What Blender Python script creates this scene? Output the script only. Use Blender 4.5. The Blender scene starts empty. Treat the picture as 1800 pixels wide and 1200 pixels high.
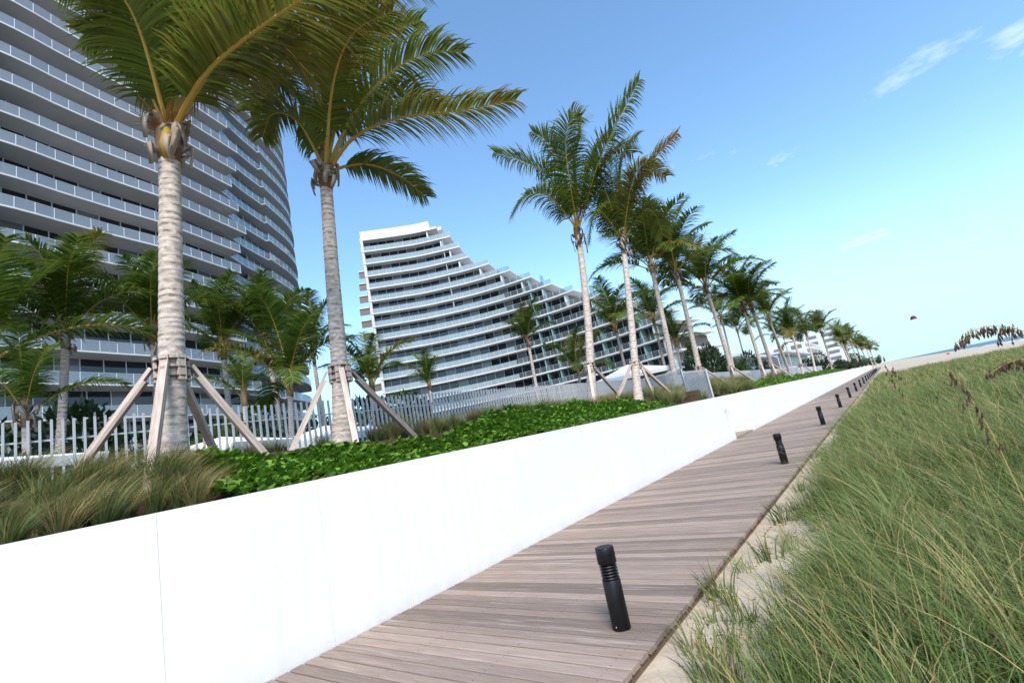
import bpy, bmesh, math, random
import numpy as np
from mathutils import Vector, Matrix
random.seed(7); RNG = np.random.default_rng(7)
sc = bpy.context.scene
COL = sc.collection
PI = math.pi

# ------------------------------------------------------------------ camera
PW, PH, PF = 1800, 1200, 864.0            # photograph size and focal length in its pixels
EYE = 1.60
def _norm(v): return v / np.linalg.norm(v)
_y = _norm(np.array([1557-900, 636-600, PF]))                     # walkway direction in camera axes
_h = np.array([557-900, 636+1000*0.204-600, PF])
_u = _norm(np.cross(_y, _h)); _u = -_u if _u[1] > 0 else _u
_x = np.cross(_y, _u); _x = -_x if _x[0] < 0 else _x
RC = np.array([_x, _y, _u])                                        # world = RC @ camera(x right, y down, z forward)
def ray(px, py): return RC @ np.array([px-900, py-600, PF])
def atX(px, py, X): r = ray(px, py); return np.array([0, 0, EYE]) + r*(X/r[0])
def atZ(px, py, Z): r = ray(px, py); return np.array([0, 0, EYE]) + r*((Z-EYE)/r[2])
def atD(px, py, D): return np.array([0, 0, EYE]) + ray(px, py)*(D/PF)
def depth(p): return float((RC.T @ (np.array(p, float)-np.array([0, 0, EYE])))[2])
cam = bpy.data.cameras.new('camera'); camo = bpy.data.objects.new('camera', cam); COL.objects.link(camo)
cam.sensor_width = 36; cam.lens = PF/PW*36; cam.clip_start = 0.05; cam.clip_end = 60000
M = np.eye(4); M[:3, 0] = RC[:, 0]; M[:3, 1] = -RC[:, 1]; M[:3, 2] = -RC[:, 2]; M[:3, 3] = (0, 0, EYE)
camo.matrix_world = Matrix(M.tolist()); sc.camera = camo

# ------------------------------------------------------------------ world, sun, exposure
SUN_EL, SUN_AZ = math.radians(48), math.atan2(0.66, -0.75)          # azimuth measured from +Y towards +X
CLOUD = (-6.0246, 10.2089, 0)
world = bpy.data.worlds.new('World'); sc.world = world; world.use_nodes = True
nt = world.node_tree; N = nt.nodes; L = nt.links; N.clear()
sky = N.new('ShaderNodeTexSky'); sky.sky_type = 'NISHITA'; sky.sun_disc = False
sky.sun_elevation = SUN_EL; sky.sun_rotation = SUN_AZ
sky.air_density = 1.0; sky.dust_density = 0.2; sky.ozone_density = 2.0
tc = N.new('ShaderNodeTexCoord'); sep = N.new('ShaderNodeSeparateXYZ'); L.new(tc.outputs['Generated'], sep.inputs[0])
zz = N.new('ShaderNodeMath'); zz.operation = 'MAXIMUM'; zz.inputs[1].default_value = 0.03; L.new(sep.outputs['Z'], zz.inputs[0])
dx = N.new('ShaderNodeMath'); dx.operation = 'DIVIDE'; L.new(sep.outputs['X'], dx.inputs[0]); L.new(zz.outputs[0], dx.inputs[1])
dy = N.new('ShaderNodeMath'); dy.operation = 'DIVIDE'; L.new(sep.outputs['Y'], dy.inputs[0]); L.new(zz.outputs[0], dy.inputs[1])
cmb = N.new('ShaderNodeCombineXYZ'); L.new(dx.outputs[0], cmb.inputs[0]); L.new(dy.outputs[0], cmb.inputs[1])
cmap = N.new('ShaderNodeMapping'); cmap.inputs['Location'].default_value = CLOUD; L.new(cmb.outputs[0], cmap.inputs[0])
cn = N.new('ShaderNodeTexNoise'); cn.inputs['Scale'].default_value = 1.15; cn.inputs['Detail'].default_value = 7; cn.inputs['Roughness'].default_value = 0.58; cn.inputs['Distortion'].default_value = 0.25
L.new(cmap.outputs[0], cn.inputs['Vector'])
cr = N.new('ShaderNodeValToRGB'); cr.color_ramp.elements[0].position = 0.64; cr.color_ramp.elements[1].position = 0.80
L.new(cn.outputs['Fac'], cr.inputs[0])
cmul = N.new('ShaderNodeMath'); cmul.operation = 'MULTIPLY'; L.new(cr.outputs[0], cmul.inputs[0])
cf = N.new('ShaderNodeMapRange'); cf.inputs[1].default_value = 0.06; cf.inputs[2].default_value = 0.22; cf.inputs[3].default_value = 0.0; cf.inputs[4].default_value = 0.75; L.new(sep.outputs['Z'], cf.inputs[0]); L.new(cf.outputs[0], cmul.inputs[1])
hz = N.new('ShaderNodeMapRange'); hz.inputs[1].default_value = 0.0; hz.inputs[2].default_value = 0.36; hz.inputs[3].default_value = 0.95; hz.inputs[4].default_value = 0.0; hz.interpolation_type = 'SMOOTHSTEP'; L.new(sep.outputs['Z'], hz.inputs[0])
hmix = N.new('ShaderNodeMixRGB'); hmix.inputs[2].default_value = (2.45, 3.55, 3.95, 1); L.new(hz.outputs[0], hmix.inputs[0]); stint = N.new('ShaderNodeMixRGB'); stint.blend_type = 'MULTIPLY'; stint.inputs[0].default_value = 1.0; stint.inputs[2].default_value = (0.96, 1.14, 1.17, 1); L.new(sky.outputs[0], stint.inputs[1]); L.new(stint.outputs[0], hmix.inputs[1])   # pale sea-air band round the whole horizon
mixc = N.new('ShaderNodeMixRGB'); L.new(cmul.outputs[0], mixc.inputs[0]); L.new(hmix.outputs[0], mixc.inputs[1]); mixc.inputs[2].default_value = (6, 6.2, 6.5, 1)
bg = N.new('ShaderNodeBackground'); bg.inputs['Strength'].default_value = 0.135
L.new(mixc.outputs[0], bg.inputs[0]); wo = N.new('ShaderNodeOutputWorld'); L.new(bg.outputs[0], wo.inputs[0])

sl = bpy.data.lights.new('sun', 'SUN'); so = bpy.data.objects.new('sun', sl); COL.objects.link(so)
sl.energy = 2.9; sl.angle = math.radians(24); sl.color = (1.0, 0.915, 0.79)     # sun behind thin cloud: soft shadows
sd = Vector((math.cos(SUN_EL)*math.sin(SUN_AZ), math.cos(SUN_EL)*math.cos(SUN_AZ), math.sin(SUN_EL)))
so.rotation_euler = sd.to_track_quat('Z', 'Y').to_euler(); so.location = sd*80
sc.view_settings.view_transform = 'Standard'; sc.view_settings.look = 'None'; sc.view_settings.exposure = 1.0; sc.view_settings.gamma = 1.0
sc.render.engine = 'CYCLES'; sc.cycles.use_denoising = True; sc.cycles.max_bounces = 6; sc.cycles.transparent_max_bounces = 24

# ------------------------------------------------------------------ helpers
def rgb(r, g, b):
    f = lambda v: (v/255/12.92 if v/255 <= 0.04045 else ((v/255+0.055)/1.055)**2.4)
    return (f(r), f(g), f(b), 1)
def mat(name, col, rough=0.7, spec=0.5, metal=0.0, var=None, vscale=4.0, stretch=(1, 1, 1), bump=0.0, bscale=40.0, coord='Object', trans=None):
    """principled material; var = second colour mixed in by noise"""
    m = bpy.data.materials.new(name); m.use_nodes = True; n = m.node_tree.nodes; l = m.node_tree.links
    p = n['Principled BSDF']; p.inputs['Roughness'].default_value = rough; p.inputs['Specular IOR Level'].default_value = spec; p.inputs['Metallic'].default_value = metal
    p.inputs['Base Color'].default_value = col
    if var or bump:
        t = n.new('ShaderNodeTexCoord'); mp = n.new('ShaderNodeMapping'); mp.inputs['Scale'].default_value = stretch; l.new(t.outputs[coord], mp.inputs[0])
    if var:
        no = n.new('ShaderNodeTexNoise'); no.inputs['Scale'].default_value = vscale; no.inputs['Detail'].default_value = 6; l.new(mp.outputs[0], no.inputs[0])
        r = n.new('ShaderNodeValToRGB'); r.color_ramp.elements[0].position = 0.35; r.color_ramp.elements[1].position = 0.68
        r.color_ramp.elements[0].color = col; r.color_ramp.elements[1].color = var; l.new(no.outputs['Fac'], r.inputs[0]); l.new(r.outputs[0], p.inputs['Base Color'])
    if bump:
        nb = n.new('ShaderNodeTexNoise'); nb.inputs['Scale'].default_value = bscale; nb.inputs['Detail'].default_value = 5; l.new(mp.outputs[0], nb.inputs[0])
        b = n.new('ShaderNodeBump'); b.inputs['Strength'].default_value = bump; b.inputs['Distance'].default_value = 0.02; l.new(nb.outputs['Fac'], b.inputs['Height']); l.new(b.outputs[0], p.inputs['Normal'])
    return m
def leafmat(name, lo, hi, tip, rough=0.5, trans=0.3, tipstart=0.55, spec=0.35):
    """foliage: attribute tone (0..1 per leaf) mixes lo/hi, attribute tip (0..1) mixes in the dry tip colour"""
    m = bpy.data.materials.new(name); m.use_nodes = True; n = m.node_tree.nodes; l = m.node_tree.links
    p = n['Principled BSDF']; p.inputs['Roughness'].default_value = rough; p.inputs['Specular IOR Level'].default_value = spec
    a = n.new('ShaderNodeAttribute'); a.attribute_name = 'tone'; b = n.new('ShaderNodeAttribute'); b.attribute_name = 'tip'
    m1 = n.new('ShaderNodeMixRGB'); m1.inputs[1].default_value = lo; m1.inputs[2].default_value = hi; l.new(a.outputs['Fac'], m1.inputs[0])
    m2 = n.new('ShaderNodeMixRGB'); m2.inputs[2].default_value = tip; l.new(m1.outputs[0], m2.inputs[1]); l.new(b.outputs['Fac'], m2.inputs[0])
    l.new(m2.outputs[0], p.inputs['Base Color'])
    if trans:
        tr = n.new('ShaderNodeBsdfTranslucent'); l.new(m2.outputs[0], tr.inputs[0]); ms = n.new('ShaderNodeMixShader'); ms.inputs[0].default_value = trans
        l.new(p.outputs[0], ms.inputs[1]); l.new(tr.outputs[0], ms.inputs[2]); l.new(ms.outputs[0], n['Material Output'].inputs[0])
    return m
def glassmat(name, col, alpha, rough=0.06, tint=(0.8, 0.9, 0.92, 1)):
    m = bpy.data.materials.new(name); m.use_nodes = True; n = m.node_tree.nodes; l = m.node_tree.links
    p = n['Principled BSDF']; p.inputs['Base Color'].default_value = col; p.inputs['Roughness'].default_value = rough; p.inputs['Specular IOR Level'].default_value = 0.8
    t = n.new('ShaderNodeBsdfTransparent'); t.inputs[0].default_value = tint; ms = n.new('ShaderNodeMixShader'); ms.inputs[0].default_value = alpha
    l.new(t.outputs[0], ms.inputs[1]); l.new(p.outputs[0], ms.inputs[2]); l.new(ms.outputs[0], n['Material Output'].inputs[0]); return m

class MB:
    """collects shapes into one mesh"""
    def __init__(s): s.v = []; s.f = []; s.a = {}
    def add(s, v, f, **attrs):
        k = len(s.v); s.v += [tuple(p) for p in v]; s.f += [tuple(i+k for i in q) for q in f]
        for key, val in attrs.items():
            arr = s.a.setdefault(key, []); arr += [0.0]*(k-len(arr)); arr += ([val]*len(v) if np.isscalar(val) else list(val))
    def box(s, c, d, rz=0.0, R=None):
        hx, hy, hz = d[0]/2, d[1]/2, d[2]/2
        v = [Vector((x, y, z)) for x in (-hx, hx) for y in (-hy, hy) for z in (-hz, hz)]
        Rm = R if R is not None else Matrix.Rotation(rz, 3, 'Z')
        s.add([Rm @ p + Vector(c) for p in v], [(0, 1, 3, 2), (4, 6, 7, 5), (0, 4, 5, 1), (2, 3, 7, 6), (0, 2, 6, 4), (1, 5, 7, 3)])
    def bar(s, a, b, w, t, roll=0.0):
        a = Vector(a); b = Vector(b); d = b-a; R = d.to_track_quat('Z', 'Y').to_matrix() @ Matrix.Rotation(roll, 3, 'Z')
        s.box((a+b)/2, (w, t, d.length), R=R)
    def tube(s, pts, rad, n=8, caps=True, attr=None):
        pts = [Vector(p) for p in pts]; m = len(pts); v = []; f = []
        rad = [rad]*m if np.isscalar(rad) else rad; ref = Vector((0.31, 0.95, 0.05))
        for i, p in enumerate(pts):
            t = (pts[min(i+1, m-1)]-pts[max(i-1, 0)]).normalized(); u = t.cross(ref)
            if u.length < 0.05: u = t.cross(Vector((1, 0, 0)))
            u.normalize(); w = t.cross(u)
            for k in range(n):
                an = 2*PI*k/n; v.append(p+(u*math.cos(an)+w*math.sin(an))*rad[i])
        for i in range(m-1):
            for k in range(n): f.append((i*n+k, i*n+(k+1) % n, (i+1)*n+(k+1) % n, (i+1)*n+k))
        if caps: f += [tuple(range(n-1, -1, -1)), tuple(range((m-1)*n, m*n))]
        if attr: s.add(v, f, **{k: [val[i//n] for i in range(m*n)] for k, val in attr.items()})
        else: s.add(v, f)
    def lathe(s, prof, c=(0, 0, 0), n=24):
        v = []; f = []; m = len(prof)
        for r, z in prof:
            for k in range(n): v.append((c[0]+r*math.cos(2*PI*k/n), c[1]+r*math.sin(2*PI*k/n), c[2]+z))
        for i in range(m-1):
            for k in range(n): f.append((i*n+k, i*n+(k+1) % n, (i+1)*n+(k+1) % n, (i+1)*n+k))
        f += [tuple(range(n-1, -1, -1)), tuple(range((m-1)*n, m*n))]; s.add(v, f)
    def mesh(s, name, m=None, smooth=False):
        me = bpy.data.meshes.new(name); me.from_pydata(s.v, [], s.f); me.update()
        for key, arr in s.a.items():
            arr = arr+[0.0]*(len(s.v)-len(arr)); at = me.attributes.new(key, 'FLOAT', 'POINT'); at.data.foreach_set('value', arr)
        if m: me.materials.append(m)
        if smooth: me.shade_smooth()
        return me
def npmesh(name, V, F, m=None, smooth=False, **attrs):
    """V (n,3), F (k,3 or 4) arrays"""
    me = bpy.data.meshes.new(name); V = np.ascontiguousarray(V, np.float32); F = np.ascontiguousarray(F, np.int32); k, c = F.shape
    me.vertices.add(len(V)); me.vertices.foreach_set('co', V.ravel()); me.loops.add(k*c); me.loops.foreach_set('vertex_index', F.ravel())
    me.polygons.add(k); me.polygons.foreach_set('loop_start', np.arange(k, dtype=np.int32)*c); me.polygons.foreach_set('loop_total', np.full(k, c, np.int32)); me.update(calc_edges=True)
    for key, arr in attrs.items(): at = me.attributes.new(key, 'FLOAT', 'POINT'); at.data.foreach_set('value', np.ascontiguousarray(arr, np.float32))
    if m: me.materials.append(m)
    if smooth: me.shade_smooth()
    return me
def ob(name, me, parent=None, loc=None, rz=None, scale=None):
    o = bpy.data.objects.new(name, me); COL.objects.link(o)
    if parent: o.parent = parent
    if loc is not None: o.location = tuple(float(x) for x in loc)
    if rz is not None: o.rotation_euler = (0, 0, rz)
    if scale is not None: o.scale = (scale,)*3 if np.isscalar(scale) else scale
    return o
def tag(o, label, cat, group=None, kind=None):
    if kind: o['kind'] = kind
    if label: o['label'] = label
    if cat: o['category'] = cat
    if group: o['group'] = group
    return o
def thing(name, label, cat, loc=(0, 0, 0), rz=0, group=None):
    return tag(ob(name, None, None, loc, rz), label, cat, group)
def struct(name, me, label=None):
    o = ob(name, me); o['kind'] = 'structure'
    if label: o['label'] = label
    return o
def catmull(P, n):
    P = [np.array(p, float) for p in P]; P = [2*P[0]-P[1]]+P+[2*P[-1]-P[-2]]; out = []; seg = len(P)-3
    for i in range(n):
        t = i/(n-1)*seg; k = min(int(t), seg-1); t -= k; a, b, c, d = P[k:k+4]
        out.append(0.5*(2*b+(c-a)*t+(2*a-5*b+4*c-d)*t*t+(3*b-a-3*c+d)*t**3))
    return np.array(out)
def smooth01(x, a, b): t = np.clip((x-a)/(b-a), 0, 1); return t*t*(3-2*t)

# ------------------------------------------------------------------ materials
M_white = mat('white_wall_paint', (0.79, 0.775, 0.755, 1), 0.75, 0.3, var=(0.75, 0.735, 0.715, 1), vscale=0.6, bump=0.06, bscale=90)
def streaks(m, amt=.10):
    n = m.node_tree.nodes; l = m.node_tree.links; p = n['Principled BSDF']; src = p.inputs['Base Color'].links[0].from_socket
    t = n.new('ShaderNodeTexCoord'); mp = n.new('ShaderNodeMapping'); mp.inputs['Scale'].default_value = (1, 5, .35); l.new(t.outputs['Object'], mp.inputs[0])
    no = n.new('ShaderNodeTexNoise'); no.inputs['Scale'].default_value = 1.6; no.inputs['Detail'].default_value = 7; l.new(mp.outputs[0], no.inputs[0])
    r = n.new('ShaderNodeMapRange'); r.inputs[1].default_value = .52; r.inputs[2].default_value = .8; r.inputs[4].default_value = amt; l.new(no.outputs['Fac'], r.inputs[0])
    sx = n.new('ShaderNodeSeparateXYZ'); l.new(t.outputs['Object'], sx.inputs[0]); n3 = n.new('ShaderNodeTexNoise'); n3.inputs['Scale'].default_value = 6; n3.inputs['Detail'].default_value = 6; l.new(t.outputs['Object'], n3.inputs[0])
    dz = n.new('ShaderNodeMapRange'); dz.inputs[1].default_value = .22; dz.inputs[2].default_value = 0.0; dz.inputs[4].default_value = .55; l.new(sx.outputs['Z'], dz.inputs[0])
    mu = n.new('ShaderNodeMath'); mu.operation = 'MULTIPLY'; l.new(dz.outputs[0], mu.inputs[0]); l.new(n3.outputs['Fac'], mu.inputs[1]); ad = n.new('ShaderNodeMath'); ad.operation = 'ADD'; l.new(mu.outputs[0], ad.inputs[0]); l.new(r.outputs[0], ad.inputs[1])
    mx = n.new('ShaderNodeMixRGB'); mx.inputs[2].default_value = (.46, .43, .40, 1); l.new(ad.outputs[0], mx.inputs[0]); l.new(src, mx.inputs[1]); l.new(mx.outputs[0], p.inputs['Base Color'])
streaks(M_white)
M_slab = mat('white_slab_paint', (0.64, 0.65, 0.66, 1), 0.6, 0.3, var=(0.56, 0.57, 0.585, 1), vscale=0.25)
M_slab_shaded = mat('shaded_slab_paint', (0.48, 0.48, 0.485, 1), 0.8, 0.3, var=(0.43, 0.43, 0.435, 1), vscale=0.4)  # same off-white paint as the slabs, underside shade darkened into the colour
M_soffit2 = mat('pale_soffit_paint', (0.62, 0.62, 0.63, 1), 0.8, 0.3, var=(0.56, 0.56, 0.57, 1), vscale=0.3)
M_black = mat('black_powder_coat', (0.006, 0.006, 0.007, 1), 0.42, 0.3)
M_steel = mat('silver_fence_paint', (0.46, 0.475, 0.50, 1), 0.45, 0.5, 0.1, var=(0.38, 0.395, 0.42, 1), vscale=3)
M_alu = mat('aluminium_frame', (0.62, 0.65, 0.68, 1), 0.4, 0.5, 0.2)
M_canvas = mat('white_canvas', (0.80, 0.80, 0.80, 1), 0.9, 0.2)
M_strap = mat('rusty_strap', (0.06, 0.03, 0.022, 1), 0.7, 0.3)
M_soil = mat('mulch_soil', (0.045, 0.026, 0.016, 1), 0.95, 0.2, var=(0.10, 0.06, 0.035, 1), vscale=9, bump=0.8, bscale=35)
M_brownpanel = mat('brown_panel', (0.20, 0.175, 0.165, 1), 0.7, 0.3)
M_window = mat('dark_window_glass', (0.012, 0.016, 0.022, 1), 0.04, 0.75)
M_window2 = mat('curtained_window_glass', (0.16, 0.17, 0.185, 1), 0.08, 0.7)
M_rail1 = glassmat('balcony_glass_grey', (0.33, 0.36, 0.40, 1), 0.55)
M_rail2 = glassmat('balcony_glass_pale', (0.40, 0.49, 0.55, 1), 0.52)
M_railc = glassmat('balcony_glass_clear', (0.28, 0.33, 0.35, 1), 0.14)
M_teal = glassmat('teal_glass', (0.30, 0.46, 0.46, 1), 0.75)
M_fiber = mat('palm_fibre', (0.13, 0.075, 0.035, 1), 0.95, 0.1, var=(0.24, 0.16, 0.09, 1), vscale=8, stretch=(1, 1, .3))
M_boot = mat('dry_palm_boot', (0.30, 0.235, 0.185, 1), 0.9, 0.2, var=(0.44, 0.37, 0.31, 1), vscale=10, stretch=(1, 1, .25))
M_petiole = mat('palm_petiole', (0.34, 0.25, 0.035, 1), 0.5, 0.4, var=(0.40, 0.20, 0.03, 1), vscale=5)
M_spathe = mat('palm_flower_stem', (0.26, 0.12, 0.03, 1), 0.8, 0.2)
M_frond = leafmat('palm_leaflet', (0.026, 0.070, 0.010, 1), (0.165, 0.250, 0.038, 1), (0.32, 0.18, 0.035, 1), 0.38, 0.36)
M_leaf = leafmat('ground_cover_leaf', (0.042, 0.115, 0.010, 1), (0.18, 0.34, 0.035, 1), (0.05, 0.06, 0.01, 1), 0.4, 0.25)
M_shrub = leafmat('shrub_leaf', (0.016, 0.035, 0.010, 1), (0.06, 0.10, 0.025, 1), (0.05, 0.04, 0.01, 1), 0.5, 0.2)
M_grass = leafmat('dune_grass_blade', (0.030, 0.072, 0.014, 1), (0.155, 0.245, 0.055, 1), (0.40, 0.31, 0.13, 1), 0.5, 0.3)
M_fount = leafmat('fountain_grass_blade', (0.045, 0.080, 0.020, 1), (0.16, 0.225, 0.065, 1), (0.34, 0.23, 0.10, 1), 0.6, 0.3)
M_oatstem = mat('dry_oat_stem', (0.48, 0.34, 0.13, 1), 0.7, 0.3)
M_oat = mat('oat_spikelet', (0.055, 0.032, 0.022, 1), 0.8, 0.2, var=(0.13, 0.08, 0.048, 1), vscale=60)

def trunkmat():
    m = mat('palm_trunk', (0.38, 0.315, 0.27, 1), 0.9, 0.2, var=(0.63, 0.55, 0.49, 1), vscale=9, stretch=(1, 1, 2.6), bump=0.5, bscale=45)
    n = m.node_tree.nodes; l = m.node_tree.links; p = n['Principled BSDF']; src = p.inputs['Base Color'].links[0].from_socket
    a = n.new('ShaderNodeAttribute'); a.attribute_name = 'scar'; mx = n.new('ShaderNodeMixRGB'); mx.inputs[2].default_value = (0.10, 0.066, 0.048, 1)
    no = n.new('ShaderNodeTexNoise'); no.inputs['Scale'].default_value = 14; t = n.new('ShaderNodeTexCoord'); l.new(t.outputs['Object'], no.inputs[0])
    mu = n.new('ShaderNodeMath'); mu.operation = 'MULTIPLY'; l.new(a.outputs['Fac'], mu.inputs[0])
    ra = n.new('ShaderNodeMapRange'); ra.inputs[1].default_value = 0.38; ra.inputs[2].default_value = 0.58; l.new(no.outputs['Fac'], ra.inputs[0]); l.new(ra.outputs[0], mu.inputs[1])
    l.new(mu.outputs[0], mx.inputs[0]); l.new(src, mx.inputs[1]); l.new(mx.outputs[0], p.inputs['Base Color']); return m
M_trunk = trunkmat()
def plankmat(name, stretch, cols, rnd=True, bump=0.35):
    m = bpy.data.materials.new(name); m.use_nodes = True; n = m.node_tree.nodes; l = m.node_tree.links; p = n['Principled BSDF']
    p.inputs['Roughness'].default_value = 0.72; p.inputs['Specular IOR Level'].default_value = 0.3
    t = n.new('ShaderNodeTexCoord'); oi = n.new('ShaderNodeObjectInfo'); ad = n.new('ShaderNodeVectorMath'); ad.operation = 'ADD'
    sc_ = n.new('ShaderNodeVectorMath'); sc_.operation = 'SCALE'; sc_.inputs[0].default_value = (37, 91, 13); l.new(oi.outputs['Random'], sc_.inputs['Scale'])
    l.new(t.outputs['Object'], ad.inputs[0]); l.new(sc_.outputs[0], ad.inputs[1])
    mp = n.new('ShaderNodeMapping'); mp.inputs['Scale'].default_value = stretch; l.new(ad.outputs[0], mp.inputs[0])
    no = n.new('ShaderNodeTexNoise'); no.inputs['Scale'].default_value = 3.0; no.inputs['Detail'].default_value = 8; no.inputs['Roughness'].default_value = 0.65; l.new(mp.outputs[0], no.inputs[0])
    r = n.new('ShaderNodeValToRGB'); e = r.color_ramp.elements; e[0].position = 0.25; e[0].color = cols[0]; e[1].position = 0.72; e[1].color = cols[2]; q = e.new(0.52); q.color = cols[1]
    l.new(no.outputs['Fac'], r.inputs[0])
    hs = n.new('ShaderNodeHueSaturation'); mr = n.new('ShaderNodeMapRange'); mr.inputs[3].default_value = 0.66; mr.inputs[4].default_value = 1.28; l.new(oi.outputs['Random'], mr.inputs[0])
    if rnd: l.new(mr.outputs[0], hs.inputs['Value'])
    l.new(r.outputs[0], hs.inputs['Color'])
    n2 = n.new('ShaderNodeTexNoise'); n2.inputs['Scale'].default_value = 1.1; n2.inputs['Detail'].default_value = 5; l.new(mp.outputs[0], n2.inputs[0])
    r2 = n.new('ShaderNodeValToRGB'); r2.color_ramp.elements[0].position = 0.58; r2.color_ramp.elements[1].position = 0.82; l.new(n2.outputs['Fac'], r2.inputs[0])
    mx = n.new('ShaderNodeMixRGB'); mx.inputs[2].default_value = cols[3]; l.new(r2.outputs[0], mx.inputs[0]); l.new(hs.outputs[0], mx.inputs[1]); l.new(mx.outputs[0], p.inputs['Base Color'])
    b = n.new('ShaderNodeBump'); b.inputs['Strength'].default_value = bump; b.inputs['Distance'].default_value = 0.006; l.new(no.outputs['Fac'], b.inputs['Height']); l.new(b.outputs[0], p.inputs['Normal'])
    return m
M_plank = plankmat('weathered_deck_board', (1.0, 16, 16), [(0.190, 0.140, 0.115, 1), (0.245, 0.190, 0.160, 1), (0.295, 0.240, 0.208, 1), (0.44, 0.39, 0.355, 1)])
M_prop = plankmat('weathered_prop_timber', (14, 14, 1.0), [(0.28, 0.20, 0.16, 1), (0.44, 0.36, 0.31, 1), (0.56, 0.49, 0.44, 1), (0.62, 0.57, 0.53, 1)], bump=0.25)
M_ink = mat('black_stencil_ink', (0.012, 0.012, 0.012, 1), 0.8, 0.2)

# sand / ground: pale sand, darker litter patches
M_sand = mat('beach_sand', (0.49, 0.42, 0.335, 1), 0.95, 0.15, var=(0.36, 0.305, 0.24, 1), vscale=2.2, bump=0.7, bscale=11)
M_lawn = mat('garden_ground', (0.05, 0.06, 0.03, 1), 0.95, 0.1, var=(0.09, 0.08, 0.05, 1), vscale=0.8)
M_sea = mat('sea_water', (0.018, 0.065, 0.095, 1), 0.35, 0.18, var=(0.03, 0.09, 0.12, 1), vscale=0.02, stretch=(1, .25, 1), bump=1.0, bscale=0.25)
M_foam = mat('sea_foam', (0.75, 0.78, 0.79, 1), 0.8, 0.3)

# ------------------------------------------------------------------ terrain
WX0, WX1 = -4.86, -5.11                         # planter wall faces
REC0, REC1 = 19.0, 21.9                         # recess (steps) in the wall
def duneH(X, Y):
    """sand surface on the sea side of the walkway"""
    r = np.where(X > -1.2, 1.0, 0.0)
    base = -0.10 + 0.10*smooth01(X, -1.5, 0.2) + 0.12*smooth01(X, 0.3, 3.5)*smooth01(Y, 4, 16) - 0.22*smooth01(Y, 14, 40)*smooth01(X, -.6, 1.5)
    base = base + 0.05*np.sin(X*1.7+Y*0.6)*smooth01(X, -1.2, 0.3)+0.04*np.sin(Y*1.1-X*0.8)*smooth01(X, -1.3, 0.3)
    fall = smooth01(X, 14, 30)
    return base*(1-fall) - 1.0*fall - 2.2*smooth01(X, 30, 105)
def gridmesh(name, xs, ys, fn, m, smooth=True):
    X, Y = np.meshgrid(xs, ys, indexing='ij'); Z = fn(X, Y); V = np.stack([X, Y, Z], -1).reshape(-1, 3); nx, ny = len(xs), len(ys)
    i = np.arange(nx-1)[:, None]*ny+np.arange(ny-1)[None, :]; F = np.stack([i, i+ny, i+ny+1, i+1], -1).reshape(-1, 4)
    return npmesh(name, V, F, m, smooth)
def groundH(X, Y):
    land = np.where(X < -9.62, 0.62, -0.16)
    return np.where(X > -2.2, duneH(X, Y), land)
xs = np.concatenate([[-9000, -2000, -400, -150, -60, -30, -15, -9.75, -9.6, -5, -2.4, -2.15], np.arange(-2.0, 6, 0.2), np.arange(6, 34, 1.0), np.arange(36, 112, 6), [130, 200]])
ys = np.concatenate([[-3000, -300, -60, -20, -8, -3], np.arange(0, 26, 0.25), np.arange(26, 80, 1.5), [90, 110, 140, 200, 300, 500, 800, 1500, 4000, 9000]])
struct('ground', gridmesh('ground', xs, ys, groundH, M_sand))
gl = MB(); gl.add([(-400, -200, .635), (-9.8, -200, .635), (-9.8, 140, .635), (-400, 140, .635)], [(0, 1, 2, 3)])
struct('garden_lawn', gl.mesh('garden_lawn', M_lawn))
# sea: coast runs along the beach and bends away far off
coast = catmull([(108, -3000), (104, -300), (98, 150), (88, 420), (62, 640), (40, 950), (-20, 1800), (-300, 4200), (-2500, 14000)], 60)
def seastrip(dx0, dx1, z):
    n = len(coast); V = []; F = []
    for p in coast: V += [(p[0]+dx0, p[1], z), (p[0]+dx1, p[1], z)]
    for i in range(n-1): F.append((2*i, 2*i+1, 2*i+3, 2*i+2))
    b = MB(); b.add(V, F); return b
struct('sea', seastrip(0, 30000, -2.62).mesh('sea', M_sea))
for k, (a, w) in enumerate([(2, 1.6), (16, 2.2), (34, 1.8)]):
    n = len(coast); b = MB(); V = []; F = []
    cc = catmull([tuple(p) for p in coast], 900)[60:760]
    for i, p in enumerate(cc):
        q = a+3*math.sin(i*.21+k)+2*math.sin(i*.053+k*2); ww = max(0.05, w*(0.55+0.6*math.sin(i*0.33+k*1.7)*math.sin(i*0.047+k)))
        V += [(p[0]+q, p[1], -2.60), (p[0]+q+ww*.5, p[1], -2.38), (p[0]+q+ww, p[1], -2.60)]
    for i in range(len(cc)-1): F += [(3*i, 3*i+1, 3*i+4, 3*i+3), (3*i+1, 3*i+2, 3*i+5, 3*i+4)]
    b.add(V, F); o = ob('surf_foam', b.mesh('surf_foam', M_foam, True)); o['kind'] = 'structure'
# planter bed behind the wall
def bedH(X, Y):
    z = 1.46+0.60*smooth01(X, -5.15, -7.2)*0 + 0.60*(1-smooth01(X, -7.4, -5.2)) + 0.05*np.sin(Y*0.9+X)
    return z
struct('planter_soil', gridmesh('planter_soil', np.linspace(-9.75, -5.09, 16), np.concatenate([np.linspace(-6, 18.9, 40)]), bedH, M_soil))
struct('planter_soil', gridmesh('planter_soil', np.linspace(-9.75, -5.09, 16), np.concatenate([np.linspace(22.1, 245, 130)]), bedH, M_soil))
b = MB(); b.box((-7.9, 20.5, 1.2), (3.7, 3.3, 1.6)); struct('planter_soil', b.mesh('planter_soil', M_soil))
b = MB(); b.box((-9.70, 119, 1.22), (0.12, 250, 1.24)); tag(ob('garden_retaining_wall', b.mesh('garden_retaining_wall', M_soil)), 'dark low retaining edge below the silver slat fence', 'wall')

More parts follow.
